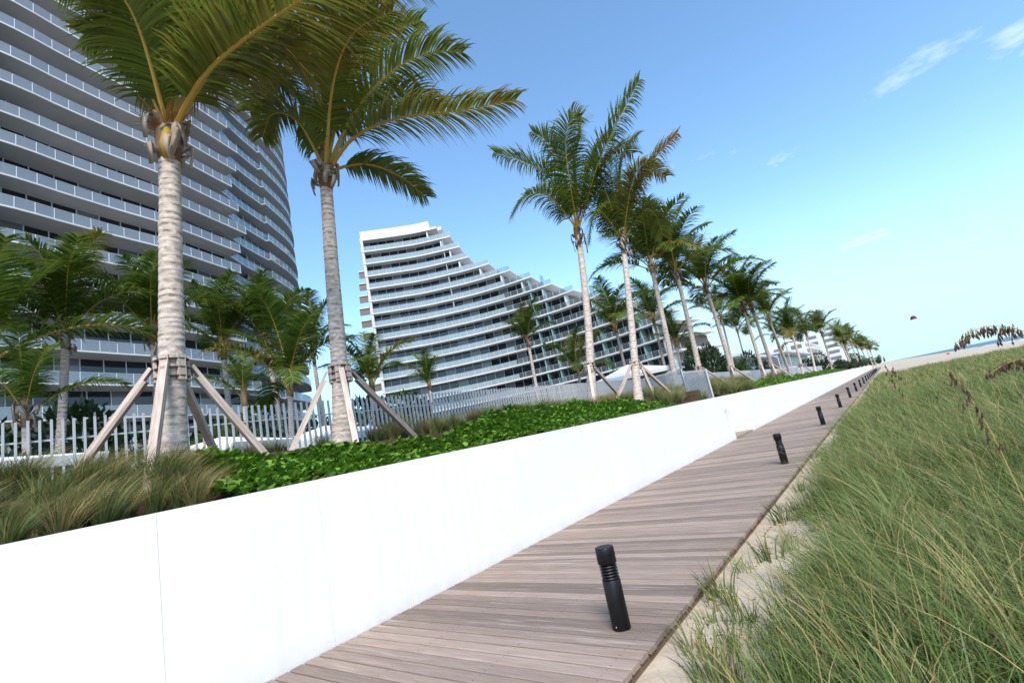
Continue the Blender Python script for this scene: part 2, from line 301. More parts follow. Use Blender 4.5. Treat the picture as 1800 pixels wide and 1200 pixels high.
# ------------------------------------------------------------------ white planter wall
w = thing('planter_wall', 'long smooth white planter wall running beside the boardwalk', 'wall', (0, 0, 0))
def wallpanel(y0, y1, x0=WX0, x1=WX1, h=1.585):
    b = MB(); b.box(((x0+x1)/2, (y0+y1)/2, (h-0.25)/2), (abs(x1-x0), y1-y0, h+0.25)); ob('wall_panel', b.mesh('wall_panel', M_white), w)
for a, bb in [(-6, -2.6), (-2.6, 1.46), (1.46, 2.86), (2.86, 3.85), (3.85, 7.4), (7.4, 11.2), (11.2, 15.1), (15.1, REC0)]: wallpanel(a+0.0013, bb-0.0013)
yy = REC1
while yy < 245: wallpanel(yy+0.0009, min(yy+3.9, 245)-0.0009); yy += 3.9
def ybox(name, c, d, m, parent):
    b = MB(); b.box(c, d); return ob(name, b.mesh(name, m), parent)
ybox('wall_panel', (-5.50, REC1+.125, .66), (.76, .25, 1.83), M_white, w)
ybox('wall_panel', (-5.50, REC0-.125, .66), (.76, .25, 1.83), M_white, w)
ybox('wall_panel', (-5.99, (REC0+REC1)/2, .66), (.25, REC1-REC0+.5, 1.83), M_white, w)
# hose tap on the wall
t = thing('hose_tap', 'small metal hose tap sticking out of the white planter wall', 'tap', (WX0, 18.45, 1.06))
b = MB(); b.tube([(0, 0, 0), (0.10, 0, 0), (0.13, 0, -0.03), (0.135, 0, -0.10)], 0.018, 8); ob('spout', b.mesh('spout', M_alu, True), t)
b = MB(); b.tube([(0.07, 0, 0), (0.07, 0, 0.05)], 0.010, 6); b.lathe([(0.04, 0.05), (0.045, 0.058), (0.04, 0.066)], (0.07, 0, 0), 10); ob('handle', b.mesh('handle', M_alu, True), t)

# ------------------------------------------------------------------ boardwalk
DX0, DX1 = WX0+0.012, -1.815
bw = tag(ob('boardwalk', None), None, None, kind='structure')
def plankmesh(y=0.1215, L_=DX1-DX0):
    bm = bmesh.new(); bmesh.ops.create_cube(bm, size=1); bmesh.ops.scale(bm, vec=(L_, y, 0.036), verts=bm.verts)
    bmesh.ops.bevel(bm, geom=[e for e in bm.edges if abs((e.verts[0].co-e.verts[1].co).x) > 1], offset=0.005, segments=1, affect='EDGES')
    for xx in (-1.35, -.45, .45, 1.35):
        for yy_ in (-.04, .04):
            r_ = bmesh.ops.create_circle(bm, cap_ends=True, segments=6, radius=.0055, matrix=Matrix.Translation((xx, yy_, .0186)))
            for f_ in {f_ for v_ in r_['verts'] for f_ in v_.link_faces}: f_.material_index = 1
    me = bpy.data.meshes.new('plank'); bm.to_mesh(me); bm.free(); me.materials.append(M_plank); me.materials.append(M_strap); return me
pm = [plankmesh(), plankmesh(0.120), plankmesh(0.123)]
PITCH = 0.1405
for i in range(300):
    o = ob('plank', pm[i % 3], bw, ((DX0+DX1)/2+random.uniform(-.004, .011), 0.2+i*PITCH, -0.018+random.uniform(-.0025, .0025)))
    o.rotation_euler = (random.uniform(-.012, .012), 0, random.uniform(-.0012, .0012))
b = MB()
for i in range(300, 1750): b.box(((DX0+DX1)/2, 0.2+i*PITCH, -0.018), (DX1-DX0, 0.124, 0.036))
o = ob('plank_run', b.mesh('plank_run', M_plank), bw); o['kind'] = 'stuff'
b = MB()
for x in (-1.86, -2.9, -3.9, -4.8): b.box((x, 122, -0.098), (0.045, 246, 0.12))
ob('joist', b.mesh('joist', plankmat('dark_joist', (1, 1, 1), [(0.08, 0.055, 0.04, 1), (0.12, 0.08, 0.06, 1), (0.15, 0.11, 0.08, 1), (0.16, 0.12, 0.1, 1)])), bw)
b = MB()
for i in range(10): b.box((-5.37, REC0+.15+i*.28, 0.012), (.98, 0.262, 0.06))
ob('recess_decking', b.mesh('recess_decking', M_plank), bw)['kind'] = 'stuff'

# ------------------------------------------------------------------ bollards
def bollard_meshes():
    r = 0.073; out = {}
    b = MB(); b.lathe([(r-.004, 0), (r, .004), (r, .365), (r-.004, .37)], n=32); out['post'] = b.mesh('post', M_black, True)
    b = MB(); prof = [(r-.022, .37)]
    b.lathe([(r-.02, .368), (r-.02, .49)], n=32); out['lamp_core'] = b.mesh('lamp_core', mat('louvre_core', (0.02, 0.03, 0.045, 1), 0.25, 0.6))
    for k in range(5):
        z = .377+k*.0225; b = MB(); b.lathe([(r-.021, z+.012), (r-.003, z), (r-.001, z+.004), (r-.021, z+.017)], n=32); out['louvre_%d' % k] = b.mesh('louvre', M_black, True)
    b = MB(); b.lathe([(r-.004, .488), (r+.003, .492), (r+.003, .607), (r, .612), (r-.006, .614)], n=32); out['cap'] = b.mesh('cap', M_black)
    b = MB(); b.lathe([(.004, 0), (.0035, .003)], n=8); out['screw'] = b.mesh('screw', M_alu)
    for k in out.values():
        if k.name.startswith(('post', 'cap', 'louvre')):
            for p in k.polygons: p.use_smooth = len(p.vertices) == 4
    return out
bmz = bollard_meshes()
ORD = ['', 'first', 'second', 'third', 'fourth', 'fifth', 'sixth', 'seventh', 'eighth', 'ninth', 'tenth', 'eleventh', 'twelfth', 'thirteenth', 'fourteenth', 'fifteenth', 'sixteenth', 'seventeenth', 'eighteenth', 'nineteenth']
for i in range(19):
    lab = 'short black ribbed bollard light standing alone by the sandy board edge' if i == 0 else ('black bollard light next after the one with the clearest ribs' if i == 1 else ('black bollard light with a weed sprouting at its foot' if i == 2 else 'black bollard light, %s along the boards after the clearly ribbed one' % ORD[i]))
    t = thing('bollard_light', lab, 'bollard', (-2.16, 3.66+7.85*i, 0), math.radians(-100), 'bollard lights along the boardwalk edge')
    for k, me in bmz.items():
        if i > 5 and k in ('screw',): continue
        o = ob(k.split('_')[0] if k.startswith('louvre') else k, me, t)
        if k == 'screw': o.location = (0.0732, 0.01, 0.035); o.rotation_euler = (0, PI/2, 0)

# ------------------------------------------------------------------ buildings
def resample(P, step):
    P = np.array(P, float); d = np.concatenate([[0], np.cumsum(np.linalg.norm(np.diff(P, axis=0), axis=1))]); n = max(1, int(round(d[-1]/step))); s = np.linspace(0, d[-1], n+1)
    return np.stack([np.interp(s, d, P[:, k]) for k in range(P.shape[1])], 1)
def offset(P, dist, side):
    """offset polyline to the side (+1 left of travel)"""
    T = np.gradient(P, axis=0); T /= np.linalg.norm(T, axis=1)[:, None]; Nn = np.stack([-T[:, 1], T[:, 0]], 1); return P+Nn*dist*side
def prism(mb, A, B, z0, z1):
    """solid band between polylines A and B"""
    n = len(A); V = [(p[0], p[1], z) for z in (z0, z1) for p in list(A)+list(B)]; m = 2*n; F = []
    for i in range(n-1):
        F += [(i, i+1, n+i+1, n+i), (m+i, m+n+i, m+n+i+1, m+i+1), (i, m+i, m+i+1, i+1), (n+i, n+i+1, m+n+i+1, m+n+i)]
    F += [(0, n, m+n, m), (n-1, m+n-1, m+2*n-1, 2*n-1)]; mb.add(V, F)
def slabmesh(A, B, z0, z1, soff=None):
    mb = MB(); prism(mb, A, B, z0, z1); me = mb.mesh('slab', M_slab); me.materials.append(soff or M_slab_shaded)
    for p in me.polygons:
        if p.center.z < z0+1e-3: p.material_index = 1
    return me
def panel(mb, p, q, z0, z1, th=0.03):
    p = np.array(p); q = np.array(q); d = q-p; L_ = np.linalg.norm(d); mb.box(((p[0]+q[0])/2, (p[1]+q[1])/2, (z0+z1)/2), (L_, th, z1-z0), math.atan2(d[1], d[0]))
class Quota:
    def __init__(s, root, name, mats, cap=295): s.root = root; s.name = name; s.mats = mats; s.cap = cap; s.items = []
    def put(s, p, q, z0, z1, mi=0, th=0.03): s.items.append((np.linalg.norm(np.append((np.array(p)+q)/2, z0)-np.array([0, 0, EYE])), p, q, z0, z1, mi, th))
    def flush(s, rest):
        s.items.sort(key=lambda a: a[0]); rm = {}
        for i, (_, p, q, z0, z1, mi, th) in enumerate(s.items):
            if i < s.cap:
                b = MB(); panel(b, p, q, z0, z1, th); ob(s.name, b.mesh(s.name, s.mats[mi]), s.root)
            else: panel(rm.setdefault(mi, MB()), p, q, z0, z1, th)
        if rm:
            big = MB(); idx = []
            for mi, b in rm.items(): big.add(b.v, b.f); idx += [mi]*len(b.f)
            me = big.mesh(rest)
            for mm in s.mats: me.materials.append(mm)
            me.polygons.foreach_set('material_index', idx); ob(rest, me, s.root)['kind'] = 'stuff'

def storey(root, A, z, side, qrail, qwin, setb=2.3, fh=3.2, depth_=9, rail_mi=lambda i: 0, win_mi=lambda i: 0, step_rail=1.55, step_win=1.95, th=0.17, win=True, WA=None, soff=None, railpost=0.036):
    """one floor: slab with its underside at z-th .. z, railing on it and a window wall above"""
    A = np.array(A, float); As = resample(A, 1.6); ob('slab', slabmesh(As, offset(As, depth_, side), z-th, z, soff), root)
    R_ = offset(resample(A, step_rail), 0.10, side); fr = MB()
    for i in range(len(R_)-1):
        p, q = R_[i], R_[i+1]; qrail.put(p+(q-p)*.03, q-(q-p)*.03, z+0.06, z+1.06, rail_mi(i), 0.025)
        panel(fr, p, q, z+1.08, z+1.108, 0.045)
    for p in R_: fr.box((p[0], p[1], z+.56), (railpost, 0.06, 1.10))
    ob('railing_frame', fr.mesh('railing_frame', M_alu), root)['kind'] = 'stuff'
    if win:
        W_ = offset(resample(A if WA is None else WA, step_win), setb, side); mu = MB()
        for i in range(len(W_)-1): qwin.put(W_[i], W_[i+1], z+0.002, z+fh-th-.002, win_mi(i), 0.06)
        for i, p in enumerate(W_):
            T = W_[min(i+1, len(W_)-1)]-W_[max(i-1, 0)]; mu.box((p[0], p[1], z+(fh-th)/2), (0.09, 0.22, fh-th-.01), math.atan2(T[1], T[0]))
        ob('window_mullions', mu.mesh('window_mullions', M_alu), root)['kind'] = 'stuff'

# --- curved tower with staggered balconies
T1 = thing('apartment_tower', 'tall curved grey apartment tower with staggered glass balconies on every floor', 'building', (-66, 15, 0.6))
T1.location = (0, 0, 0)
segs = [catmull([(-53.6, -16), (-54.6, -6), (-56.45, 6.7), (-57.6, 10.9), (-58.9, 15.9), (-59.9, 20.3), (-60.9, 22.9), (-64.3, 31.1)], 24),
        catmull([(-64.6, 28.0), (-66.1, 30.4), (-68.0, 32.7), (-70.1, 36.0), (-72.6, 40.3)], 10),
        catmull([(-71.0, 38.6), (-72.2, 40.2), (-73.7, 42.2), (-75.5, 44.4), (-79, 47.6), (-84, 50.5)], 9)]
qr = Quota(T1, 'balcony_glass', [M_rail1, M_rail2]); qw = Quota(T1, 'window_pane', [M_window, M_window2])
ZT = [49.5-3.2*6+3.2*i for i in range(-8, 13)]
ZT = [z for z in ZT if z > 3]
for z in ZT:
    for si, S in enumerate(segs):
        jig = 0.25*math.sin(z*0.9+si*2)
        A = S.copy(); A[:, 0] += jig*0.4
        if si == 0: A[-1] += np.array([-0.45, 0.9])*math.sin(z*.55)
        WA_ = None if si == 0 else np.vstack([A[0]+np.array([(1.4, -2.2), (1.9, -2.6)][si-1]), A])
        storey(T1, A, z-si*.035, 1, qr, qw, WA=WA_, setb=2.6 if si == 0 else 2.2, depth_=8.5-si*1.2, rail_mi=lambda i, si=si: 0 if si == 0 else 1, win_mi=lambda i, z=z, si=si: 1 if si or (i*7+int(z*3)) % 5 == 0 else 0, step_rail=1.5, step_win=2.0)
qr.flush('far_balcony_glass'); qw.flush('far_window_pane')
b = MB(); core = np.vstack([segs[0][:-3], segs[1][3:-2], segs[2][4:]]); core = resample(core, 4); prism(b, offset(core, 3.1, 1), offset(core, 16, 1), 0.6, ZT[-1]+3.2); ob('core_wall', b.mesh('core_wall', mat('core_render', (.30, .305, .31, 1), .8, .2)), T1)
for z in ZT[::1]:        # divider fins at the left balcony joint
    b = MB(); p = atX(4, 190, -56.4); b.box((-57.55, 6.15, z+1.45), (2.3, 0.12, 2.88), math.radians(10)); ob('divider_fin', b.mesh('divider_fin', M_teal), T1)

# --- wave-shaped stepped building
B2 = thing('stepped_apartment_building', 'wave-shaped white apartment building with terraces stepping down to one side', 'building')
arc = catmull([(-91.8, 72.7), (-86.2, 78.2), (-81.4, 82.4), (-73.0, 87.5), (-67.2, 89.9), (-62.6, 91.3), (-58, 92.4), (-53.5, 93.2), (-48.6, 93.4), (-42.5, 93.1), (-36.5, 92.2), (-30.5, 90.6), (-26, 88.5)], 90)
ends = [-77.4, -74.8, -73.2, -71.6, -67.2, -62.6, -58, -53.5, -48.6, -42.5, -37.5, -33.5, -30.5, -29, -28, -27, -26.4]
qr = Quota(B2, 'balcony_glass', [M_rail2, M_railc]); qw = Quota(B2, 'window_pane', [M_window, M_window2])
def cut(P, x):
    i = int(np.argmax(P[:, 0] > x)); a, b_ = P[i-1], P[i]; return np.vstack([P[:i], a+(b_-a)*((x-a[0])/(b_[0]-a[0]))])
for k in range(-1, 16):
    z = 52.8-3.2*k; A = cut(arc, ends[k+1])
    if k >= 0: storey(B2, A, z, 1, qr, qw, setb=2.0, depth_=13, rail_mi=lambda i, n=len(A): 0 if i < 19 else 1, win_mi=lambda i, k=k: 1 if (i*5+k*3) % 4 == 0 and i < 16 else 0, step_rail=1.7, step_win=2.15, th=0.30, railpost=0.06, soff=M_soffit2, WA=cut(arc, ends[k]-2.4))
    else:
        As = resample(A, 1.6); ob('roof', slabmesh(As, offset(As, 13, 1), z-.45, z+.15), B2)
    # side wall at both ends of the floor below this slab
    if k < 15:
        zb = z-3.2; As = resample(A, 1.6); T_ = As[-1]-As[-2]; T_ /= np.linalg.norm(T_); Nn = np.array([-T_[1], T_[0]])
        b = MB(); p = As[-1]-T_*2.6; panel(b, p+Nn*1.6, p+Nn*12.8, zb+.002, z-.43, 0.25); ob('end_wall', b.mesh('end_wall', M_brownpanel), B2)
        b = MB(); panel(b, p+Nn*0.3, p+Nn*1.7, zb+.002, z-.43, 0.3); ob('end_pier', b.mesh('end_pier', M_slab), B2)
        T_ = As[1]-As[0]; T_ /= np.linalg.norm(T_); Nn = np.array([-T_[1], T_[0]]); p = As[0]+T_*.35
        b = MB(); panel(b, p+Nn*.02, p+Nn*12.9, zb+.002, z-.43, 0.6); ob('side_wall', b.mesh('side_wall', M_soffit2), B2)
        b = MB(); panel(b, p-T_*.42+Nn*.7, p-T_*.42+Nn*4.1, zb+.3, z-.6, 0.10); ob('side_window', b.mesh('side_window', M_window2), B2)
        if 1 <= k <= 13:
            q = p-T_*.35; ex = 1.6+1.4*min(1, k/4)
            b = MB(); panel(b, q+Nn*4.5, q+Nn*4.5-T_*ex, zb+1.2, z-.43, 0.2); ob('side_screen', b.mesh('side_screen', M_brownpanel), B2)
            b = MB(); b.box((*(q+Nn*6.5-T_*ex/2), z-.25), (ex, 4.6, .3), math.atan2(T_[1], T_[0])); ob('side_balcony', b.mesh('side_balcony', M_slab), B2)
    # core of the floor
    if k < 15:
        b = MB(); As = resample(A, 4); As = As[:-1] if len(As) > 4 else As; prism(b, offset(As, 4.5, 1), offset(As, 12.5, 1), z-3.2+.004, z-.44); ob('core_wall', b.mesh('core_wall', M_brownpanel), B2)
    # divider screens
    for xs_ in (-76.5, -58.8, -55.8, -45.0, -35.5):
        if k >= 0 and xs_ < ends[k+1]-2 and (xs_ < -70) == (k < 7) or (k >= 5 and xs_ > -60 and xs_ < ends[k+1]-2):
            i = int(np.argmin(abs(arc[:, 0]-xs_))); T_ = arc[i+1]-arc[i-1]; T_ /= np.linalg.norm(T_); Nn = np.array([-T_[1], T_[0]])
            b = MB(); panel(b, arc[i]+Nn*.25, arc[i]+Nn*1.95, z+.003, z+2.77, 0.10 if xs_ < -70 else 0.2); ob('divider_screen', b.mesh('divider_screen', M_slab if xs_ < -70 else M_teal), B2)
qr.flush('far_balcony_glass'); qw.flush('far_window_pane')
A = resample(arc[(arc[:, 0] <= -78.6)], 2)[0:]; b = MB(); prism(b, offset(A, 2.0, 1), offset(A, 10, 1), 56.15, 58.9); ob('roof_parapet', b.mesh('roof_parapet', M_slab), B2)
b = MB(); A2 = resample(arc[(arc[:, 0] <= -76.0)], 2); prism(b, offset(A2, 2.6, 1), offset(A2, 9, 1), 56.155, 57.0); ob('roof_step', b.mesh('roof_step', M_slab), B2)

# --- low terraces beyond, facing the sea
def lowblock(name, label, X, y0, y1, floors, fh=3.3, z0=0.6, curved=False):
    r = thing(name, label, 'building'); qr = Quota(r, 'balcony_glass', [M_railc, M_rail2]); qw = Quota(r, 'window_pane', [M_window, M_teal, M_window2])
    for k in range(floors):
        inset = 1.3*k; A = np.array([(X-inset*.8, y0+inset*1.0), (X-inset*.8, y1-inset*.5)])
        z = z0+.4+fh*k
        storey(r, A, z, 1, qr, qw, setb=2.2, depth_=11, win_mi=lambda i, k=k: (i*3+k) % 3, step_rail=1.9, step_win=2.4, th=.45, fh=fh)
        for yy in (A[0, 1]+.3, A[1, 1]-.3):
            b = MB(); b.box((A[0, 0]-6.6, yy, z+(fh-.45)/2), (8.6, .5, fh-.46)); ob('end_wall', b.mesh('end_wall', M_window2), r)
    b = MB(); b.box((X-inset*.8-5.2, (y0+y1)/2+inset*.25, z+fh-.2), (11, y1-y0-1.5*inset+.6, .5)); ob('roof', b.mesh('roof', M_slab), r)
    qr.flush('far_balcony_glass'); qw.flush('far_window_pane'); return r
lowblock('terrace_building', 'white low terrace building with glass balconies behind the leaning palms', -29.5, 92, 128, 4)
lowblock('beach_pavilion', 'two-storey white and teal glass pavilion behind the palm row', -19, 92, 132, 2, fh=3.6)
lowblock('beach_house', 'bright white low beach building past the teal glass pavilion', -17.5, 138, 200, 2, fh=4.2)
def condo(name, label, c, w_, d_, floors, rz):
    r = thing(name, label, 'building', c, rz); b = MB(); b.box((0, 0, floors*1.6), (d_, w_, floors*3.2)); ob('wall', b.mesh('wall', M_slab), r)
    b = MB(); b.box((0, 0, floors*3.2+.8), (d_*.6, w_*.7, 1.6)); ob('roof', b.mesh('roof', M_slab), r)
    n = int(w_/7)
    for k in range(floors):
        for j in range(n):
            y = -w_/2+(j+.5)*w_/n
            b = MB(); b.box((d_/2+.02, y, k*3.2+1.7), (.08, w_/n*.66, 1.7)); ob('window', b.mesh('window', M_window2), r)
            b = MB(); b.box((d_/2+.75, y, k*3.2+.35), (1.5, w_/n*.8, .9)); ob('balcony', b.mesh('balcony', M_slab), r)
        for j in range(3):
            b = MB(); b.box((-d_/2+(j+.5)*d_/3, -w_/2-.02, k*3.2+1.7), (d_/3*.6, .08, 1.6)); ob('window', b.mesh('window', M_window2), r)
    return r
condo('condominium_block', 'distant pale condominium block with rows of small balconies above far palms', (-27, 330, .6), 56, 24, 7, 0)
condo('condominium_block', 'long distant white block lower than its neighbour, beyond the last braced palms', (-34, 262, .6), 50, 20, 5, 0)

# ------------------------------------------------------------------ silver slat fence and grey wall
fence = thing('slat_fence', 'silver vertical slat fence on the planter behind the palms', 'fence', (-9.5, 0, 2.0))
sm = MB(); sm.box((0, 0, 0.56), (0.054, 0.022, 1.20)); slat = sm.mesh('slat', M_steel)
y = -3.0; ns = 0
while y < 23.4:
    o = ob('slat', slat, fence, (random.uniform(-.003, .003), y, random.uniform(-.01, .01))); o.rotation_euler = (0, random.uniform(-.006, .006), random.uniform(-.05, .05)); y += 0.1225
for z in (0.87, 0.12):
    b = MB(); b.box((-.022, 10.2, z), (0.012, 26.6, 0.026)); ob('rail', b.mesh('rail', M_steel), fence)
def gatepanel(name, label, a, c, z0a, z0b, h):
    a = np.array(a); c = np.array(c); L_ = np.linalg.norm(c-a); r = thing(name, label, 'fence' if 'fence' in name else 'gate', (a[0], a[1], z0a), math.atan2(c[1]-a[1], c[0]-a[0])); n = int(L_/0.10)
    dz = z0b-z0a
    for i in range(1, n):
        ob('slat', GS(h), r, (i*L_/n, 0, dz*i/n))
    for x, zz_ in ((0, 0), (L_, dz)):
        b = MB(); b.box((x, 0, zz_+h/2-.02), (0.05, 0.06, h+.06)); ob('post', b.mesh('post', M_steel), r)
    for zz_ in (0.06, h-.06):
        b = MB(); b.bar((0.02, .04, zz_), (L_-.02, .04, zz_+dz), .03, .03); ob('rail', b.mesh('rail', M_steel), r)
_gs = {}
def GS(h):
    if h not in _gs: b = MB(); b.box((0, 0, h/2), (0.020, 0.030, h-.02)); _gs[h] = b.mesh('slat', M_steel)
    return _gs[h]
gatepanel('return_fence', 'silver slat fence panel slanting from the long fence towards the white wall', (-9.5, 23.45), (-6.85, 21.15), 2.05, 1.9, 1.12)
gatepanel('slat_gate', 'silver slatted gate closing the fence at the white wall', (-6.70, 20.95), (-5.42, 19.55), 1.78, 1.58, 1.12)
b = MB(); b.box((-9.0, 66, 2.5), (0.22, 80, 1.30)); tag(ob('grey_garden_wall', b.mesh('grey_garden_wall', mat('grey_render', (0.50, 0.53, 0.55, 1), .8, .2, var=(0.43, 0.46, 0.48, 1), vscale=.5))), 'smooth pale grey garden wall behind the braced palms', 'wall')

# ------------------------------------------------------------------ palms
UP = np.array([0, 0, 1.0])
def frond_mesh(P, llen=0.85, n=64, dry=0.0, seed=0, wind=(0.1, 0.25, 0), hang=1.0, wid=0.034, petw=0.035, bare=0.20, tone0=0.5, segs=4):
    """pinnate coconut frond along the polyline P (world or local coordinates); leaflets hang by gravity"""
    rng = np.random.default_rng(seed); P = np.array(P, float); C = catmull(P, 40); d = np.concatenate([[0], np.cumsum(np.linalg.norm(np.diff(C, axis=0), axis=1))]); Ltot = d[-1]
    at = lambda s: np.array([np.interp(s*Ltot, d, C[:, k]) for k in range(3)])
    wind = np.array(wind); V = []; F = []; TO = []; TI = []
    for i in range(n):
        s = bare+(1-bare)*(i+rng.uniform(-.3, .3))/(n-1); s = min(max(s, bare), 1.0)
        p = at(s); T = at(min(s+.01, 1.0))-at(max(s-.01, 0)); T /= np.linalg.norm(T)+1e-9
        S = np.cross(T, UP); S = S if np.linalg.norm(S) > .15 else np.array([1.0, 0.2, 0]); S /= np.linalg.norm(S); Nn = np.cross(S, T)
        prof = math.sin(PI*min(1, (0.16+0.84*(s-bare)/(1-bare)*0.93)))**0.55
        for sg in (-1, 1):
            if rng.random() < 0.05: continue
            ll = llen*prof*rng.uniform(.82, 1.1); dirv = S*sg*rng.uniform(.75, 1.0)+T*(0.34+0.5*s*s)+Nn*rng.uniform(.05, .40); dirv /= np.linalg.norm(dirv)
            q = p.copy(); tone = np.clip(tone0+rng.normal(0, .22), 0, 1); dr = np.clip(dry*rng.uniform(.2, 1.5)*(0.4+0.9*s), 0, 1) if dry else 0
            wv = wid*rng.uniform(.8, 1.15); k0 = len(V); g = hang*rng.uniform(.55, 1.15)
            for j in range(segs+1):
                u = j/segs; side = np.cross(dirv, UP*0.4+Nn*0.8+T*.3); side /= np.linalg.norm(side)+1e-9
                ww = wv*(1-u**2.2)*(0.55+0.45*min(1, u*4))*.5
                V += [q-side*ww, q+side*ww]; TO += [tone]*2; ti = np.clip(dr+max(0, u-.72)*1.2*rng.uniform(0, 1)+(0.25*dry*u), 0, 1); TI += [ti]*2
                if j: F.append((k0+2*j-2, k0+2*j-1, k0+2*j+1, k0+2*j))
                q = q+dirv*ll/segs; dirv = dirv+(-UP*1.05*g+wind*.7)*(0.45+u*.8)*(1.0/segs)*4*.42; dirv /= np.linalg.norm(dirv)
    V = np.array(V); me = MB(); me.v = [tuple(x) for x in V]; me.f = F; me.a = {'tone': TO, 'tip': TI}
    k0 = len(me.f)
    m2 = MB(); rad = [petw*(1-0.86*(i/23)**.7) for i in range(24)]; rad[0] *= 1.5; rad[1] *= 1.2
    m2.tube([at(i/23) for i in range(24)], rad, 6)
    nv = len(me.v); me.v += m2.v; me.f += [tuple(i+nv for i in f) for f in m2.f]
    for kk in me.a: me.a[kk] += [0.0]*len(m2.v)
    mesh = me.mesh('frond', M_frond); mesh.materials.append(M_petiole); mi = [0]*k0+[1]*len(m2.f); mesh.polygons.foreach_set('material_index', mi)
    return mesh
def trunk_mesh(P, r0, r1, seed=0, flare=1.35, n=16):
    rng = np.random.default_rng(seed); C = catmull(P, 60); d = np.concatenate([[0], np.cumsum(np.linalg.norm(np.diff(C, axis=0), axis=1))]); Ltot = d[-1]
    ss = [0.0]; 
    while ss[-1] < Ltot: ss.append(ss[-1]+rng.uniform(.055, .13))
    pts = []; rad = []; sca = []
    for s in ss:
        u = s/Ltot; r = (r0+(r1-r0)*u)*(1+(flare-1)*math.exp(-s/0.45))*(1+rng.normal(0, .012))
        for ds, rr, c in ((0.0, 0.978, 1.0), (0.008, 0.985, .7), (0.015, 1.008, .0), (0.045, 1.0, 0.0)):
            x = min(s+ds, Ltot); pts.append([np.interp(x, d, C[:, k]) for k in range(3)]); rad.append(r*rr); sca.append(c*rng.uniform(.35, 1.0)*min(1, .5+u))
    k = [0]+[i for i in range(1, len(pts)) if np.linalg.norm(np.array(pts[i])-pts[i-1]) > 1e-4]; keep = []
    for i in k:
        if not keep or np.linalg.norm(np.array(pts[i])-pts[keep[-1]]) > 4e-3: keep.append(i)
    mb = MB(); mb.tube([pts[i] for i in keep], [rad[i] for i in keep], n, True, {'scar': [sca[i] for i in keep]}); return mb.mesh('trunk', M_trunk, True)
def crown_base(t, top, r, seed, big=True):
    """fibrous sheath and dry boots where the fronds leave the trunk"""
    rng = np.random.default_rng(seed); top = np.array(top)
    b = MB(); b.tube([top+UP*z for z in (-.35*r/.16, -.1, .15, .4, .62)], [r*1.0, r*1.12, r*1.2, r*1.0, r*.5], 12); ob('crown_sheath', b.mesh('crown_sheath', M_fiber, True), t)
    if not big: return
    for k in range(11):
        a = rng.uniform(0, 2*PI); o = np.array([math.cos(a), math.sin(a), 0]); tn = np.array([-math.sin(a), math.cos(a), 0]); z0 = rng.uniform(-.25, .35); ln = rng.uniform(.28, .6)
        b = MB(); V = []; F = []
        for j in range(6):
            u = j/5; p = top+o*(r*1.2+.12*math.sin(u*2.2))+UP*(z0+.18*math.sin(u*1.5)*2-u*u*ln*1.3)+tn*.06*math.sin(u*5+k); w_ = (.085*(1-.7*u)+.012)
            V += [p-tn*w_+o*.015, p+tn*w_, p-o*.018]
        for j in range(5):
            for a_, b_ in ((0, 1), (1, 2), (2, 0)): F.append((3*j+a_, 3*j+b_, 3*j+3+b_, 3*j+3+a_))
        F += [(0, 2, 1), (15, 16, 17)]
        b.add(V, F); ob('dry_boot', b.mesh('dry_boot', M_boot, True), t)
def braces(t, c, r, through, zfun, axis=UP):
    """strap collar with battens round the trunk at c, and timber props through the given points down to the soil (all local)"""
    c = np.array(c, float); out = []
    for k in range(6):
        a = k*PI/3+.3; o = np.array([math.cos(a), math.sin(a), 0]); b = MB(); b.box((0, 0, 0), (.035, .10, .32)); ob('batten', b.mesh('batten', M_prop), t, c+o*(r+.016), a)
    for dz in (-.11, 0.0, .11):
        b = MB(); b.lathe([(r+.032, dz-.008), (r+.040, dz-.008), (r+.040, dz+.008), (r+.032, dz+.008)], tuple(c), 20); ob('strap', b.mesh('strap', M_strap), t)
    for q in through:
        q = np.array(q, float); o = (q-c)*np.array([1, 1, 0]); o /= np.linalg.norm(o); top = c+o*(r+.06)+UP*.05; d_ = q-top; d_ /= np.linalg.norm(d_)
        s_ = 0.1
        while s_ < 4 and (top+d_*s_)[2] > zfun(*(top+d_*s_)[:2])-.06: s_ += .02
        ft = top+d_*s_; zax = -d_; fr = o-zax*np.dot(o, zax); fr /= np.linalg.norm(fr); yax = -fr; xax = np.cross(yax, zax)
        Mx = Matrix(((xax[0], yax[0], zax[0]), (xax[1], yax[1], zax[1]), (xax[2], yax[2], zax[2]))).to_quaternion()
        b = MB(); b.box((0, 0, s_/2), (.088, .042, s_)); o1 = ob('timber_prop', b.mesh('timber_prop', M_prop), t, ft); o1.rotation_mode = 'QUATERNION'; o1.rotation_quaternion = Mx; out.append((o1, s_))
        b = MB(); b.box((0.004, .0415, s_*.47), (.088, .04, s_*.86)); o2 = ob('prop_backing', b.mesh('prop_backing', M_prop), t, ft); o2.rotation_mode = 'QUATERNION'; o2.rotation_quaternion = Mx
    return out
bedz = lambda x, y: float(bedH(np.array(x), np.array(y)))

